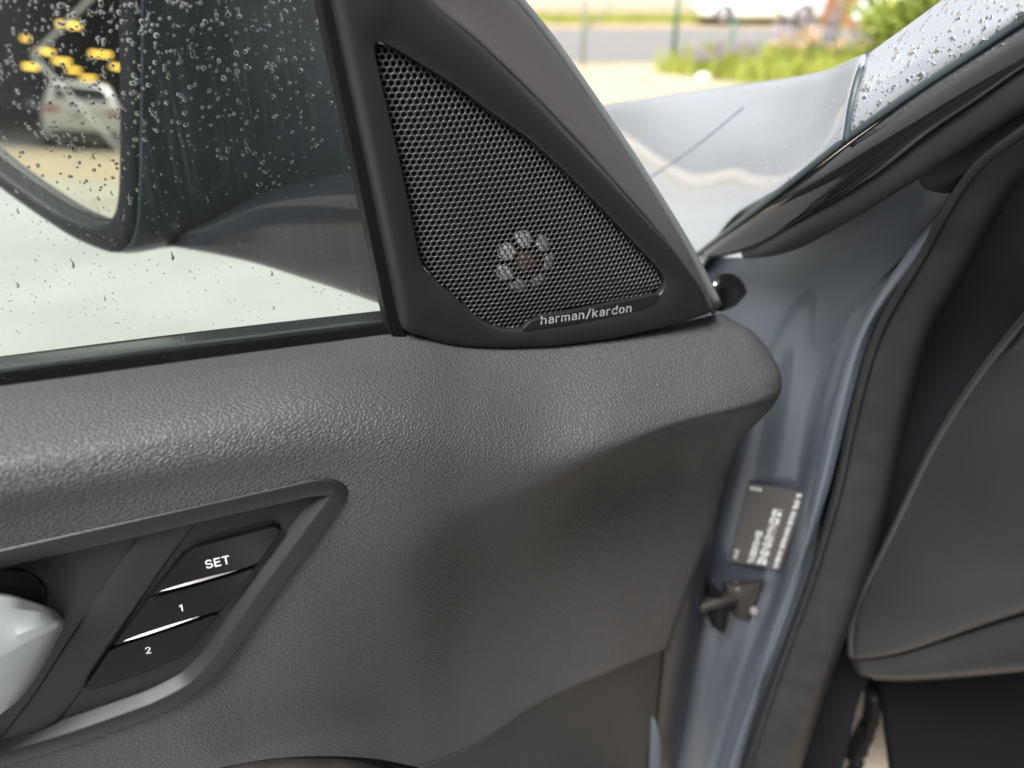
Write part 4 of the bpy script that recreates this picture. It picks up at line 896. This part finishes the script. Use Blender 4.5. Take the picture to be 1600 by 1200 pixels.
# white stone on the sandy ground
sp_ = G(1098, 128); bm = bmesh.new(); bmesh.ops.create_icosphere(bm, subdivisions=2, radius=.09)
for q in bm.verts: q.co = Vector((q.co.x * 1.3, q.co.y, q.co.z * .7)) * random.uniform(.9, 1.08) + Vector((sp_.x, sp_.y, .05))
tag(from_bm('stone', bm, mat('white stone', (.7, .7, .68), .8)), 'single white stone lying on the sandy ground before the fence', 'stone')

# ---- behind the camera: what the door mirror and the gloss parts reflect
car((-23.5, 3.55, .004), R(172), 'white parked car seen from behind in the door mirror')
sheet('sand_strip', mat('tan gravel', (.27, .215, .13), .9, noise=(2, .6, (.33, .27, .18))), [(-20.5, -30), (-20.5, 40), (-12.5, 40), (-12.5, -30)], .009)
sheet('yard_ground', mat('beige yard', (.25, .235, .185), .9, noise=(2, .6, (.30, .28, .22))), [(-12.5, -30), (-12.5, 40), (-5.5, 40), (-5.5, -30)], .007)
M_wall = mat('dark hall cladding', (.035, .045, .06), .6, noise=(.4, .6, (.05, .06, .075))); M_lamp = mat('hall lamp', (.9, .6, .15), .5, emit=(1, .62, .10), strength=1.6)
hall = empty('open_hall', (-30, 3, 0), 'dark open fronted hall reflected in the door mirror', 'hall')
for nm, c, sz in (('rear_wall', (-62, 3, 6), (.4, 60, 12)), ('side_wall', (-46, -27, 6), (32, .4, 12)), ('side_wall', (-46, 33, 6), (32, .4, 12)), ('hall_roof', (-45.5, 3, 12.2), (34, 62, .4)), ('fascia', (-29.8, 3, 10.6), (.3, 60, 2.6))):
    bm = bmesh.new(); box(bm, c, sz); from_bm(nm, bm, M_wall, hall, False)
for y in (-20, -8, 15, 27):
    bm = bmesh.new(); box(bm, (-30, y, 4.65), (.35, .35, 9.3)); from_bm('pillar', bm, M_wall, hall, False)
fix(hall)
LAMPS = ('large yellow strip lamp, topmost of those in the door mirror', 'large yellow strip lamp at the right edge of the door mirror', 'yellow strip lamp just right of the bend in the white pole', 'yellow strip lamp, second down the slanting row in the door mirror', 'small yellow strip lamp in the middle of the slanting row in the mirror', 'yellow strip lamp low in the slanting row above the mirrored car', 'dim yellow strip lamp, lowest of the slanting row in the mirror', 'yellow strip lamp under the large one at the mirror edge', 'yellow strip lamp left of and below the bend in the white pole', 'small yellow lamp at the far left, above the bend in the white pole', 'faint yellow strip lamp close to the mirror edge, above the mirrored car')
for i, (px_, d_, az, el, wd) in enumerate(((0, 33, -82.6, 4.55, 1.05), (1, 38, -84.2, 3.05, 1.15), (2, 37, -81.1, 2.85, .95), (3, 41, -82.0, 2.4, .95), (4, 44, -82.6, 1.95, .8), (5, 47, -83.4, 1.55, 1.0), (6, 50, -84.0, 1.2, .9), (7, 43, -85.5, 2.35, .9), (8, 36, -80.3, 1.9, .7), (9, 40, -80.2, 3.5, .4), (10, 46, -85.0, 2.4, .7))):
    c = Vector((-.08 + d_ * math.sin(R(az)) , .6 + d_ * math.cos(R(az)), 1.1 + d_ * math.tan(R(el))))
    lt = empty('hall_lamp', c, LAMPS[i], 'lamp', 'strip lamps in the hall')
    bm = bmesh.new(); box(bm, c, (.10, wd * .7, .13)); from_bm('tube_light', bm, M_lamp, lt, False)
    bm = bmesh.new(); box(bm, c + Vector((0, 0, .18)), (.14, wd * .7, .05)); from_bm('lamp_housing', bm, M_wall, lt, False)
    for sy in (-.2, .2):
        v, f = tube(None, [c + Vector((0, sy * wd, .2)), Vector((c.x, c.y + sy * wd, 12))], .01, None, None, 5, sub=0, axis=Vector((1, 0, 0))); data('lamp_rod', v, f, M_wall, lt)
    fix(lt)
M_wpole = mat('white pole paint', (.72, .73, .70), .5)
def dirp(az, el, d): return Vector((-.08 + d * math.sin(R(az)), .6 + d * math.cos(R(az)), 1.09 + d * math.tan(R(el))))
k0, k1, k2 = dirp(-80.3, 2.6, 10), dirp(-83.5, 6.0, 10), dirp(-85.2, -3.3, 10)
bp_ = empty('bent_pole', (k2.x, k2.y, 0), 'white bent steel pole crossing in front of the reflected white car', 'pole')
low_ = k0 + (k2 - k0) * ((k0.z + .1) / (k0.z - k2.z)); up_ = k0 + (k1 - k0) * 2.0
v, f = tube(None, [low_, k0], .022, None, None, 10, sub=0, axis=Vector((1, 0, 0))); data('lower_arm', v, f, M_wpole, bp_)
v, f = tube(None, [k0, up_], .022, None, None, 10, sub=0, axis=Vector((1, 0, 0))); data('upper_arm', v, f, M_wpole, bp_)
v, f = tube(None, [Vector((up_.x, up_.y, -.1)), up_], .03, None, None, 10, sub=0, axis=Vector((1, 0, 0))); data('post', v, f, M_wpole, bp_)
fix(bp_)
M_bark = mat('bark', (.06, .05, .045), .9, noise=(6, .7, (.10, .085, .07))); M_dleaf = mat('dark leaves', (.035, .06, .02), .6, noise=(3, .6, (.06, .09, .03)))
def tree(x, y, h, label, seed):
    rnd = random.Random(seed); root = empty('tree', (x, y, 0), label, 'tree', 'trees behind the open door'); b0 = Vector((x, y, 0)); bm = bmesh.new(); bl = bmesh.new()
    add(bm, tube(None, [b0 - Vector((0, 0, .2)), b0 + Vector((.1, 0, h * .3)), b0 + Vector((-.1, .1, h * .65)), b0 + Vector((0, 0, h))], .24, None, None, 10, sub=4, axis=Vector((1, 0, 0)), taper=lambda t: 1 - .85 * t))
    for _ in range(34):
        z = rnd.uniform(.18, .95) * h; a = rnd.random() * 6.28; ln = (h - z) * .35 + h * .14; st = b0 + Vector((0, 0, z)); tip = st + Vector((math.cos(a) * ln, math.sin(a) * ln, ln * rnd.uniform(.1, .7)))
        add(bm, tube(None, [st, st.lerp(tip, .5) + Vector((0, 0, .2)), tip], .07, None, None, 6, sub=3, taper=lambda t: 1 - .85 * t))
        for _k in range(5):
            s2 = st.lerp(tip, rnd.uniform(.3, .9)); t2 = s2 + Vector((rnd.gauss(0, .7), rnd.gauss(0, .7), rnd.uniform(0, .8))); add(bm, tube(None, [s2, t2], .022, None, None, 5, sub=0, taper=lambda t: 1 - .7 * t))
            for _q in range(26):
                q = s2.lerp(t2, rnd.uniform(.2, 1.1)) + Vector((rnd.gauss(0, .25), rnd.gauss(0, .25), rnd.gauss(0, .22))); u = Vector((rnd.gauss(0, 1), rnd.gauss(0, 1), rnd.gauss(0, .6))).normalized() * .13; w_ = u.cross(Vector((rnd.gauss(0, 1), rnd.gauss(0, 1), rnd.gauss(0, 1)))).normalized() * .07
                add(bl, ([q - u, q + w_, q + u, q - w_], [(0, 1, 2, 3)]))
    from_bm('trunk', bm, M_bark, root); from_bm('crown', bl, M_dleaf, root, False, False)['kind'] = 'stuff'; fix(root)
TREES = ('dark leafy tree beside the open hall, nearer the car', 'tall dark leafy tree close to the pillars of the hall', 'dark leafy tree behind the car, in the middle of its row', 'tallest dark leafy tree, beyond the one beside the hall', 'dark leafy tree at the end of the row away from the hall')
for i, (x, y, h) in enumerate(((-9, -11, 9), (-13, -7, 11), (-4, -14, 10), (-16, -14, 12), (1, -15, 9))): tree(x, y, h, TREES[i], i)
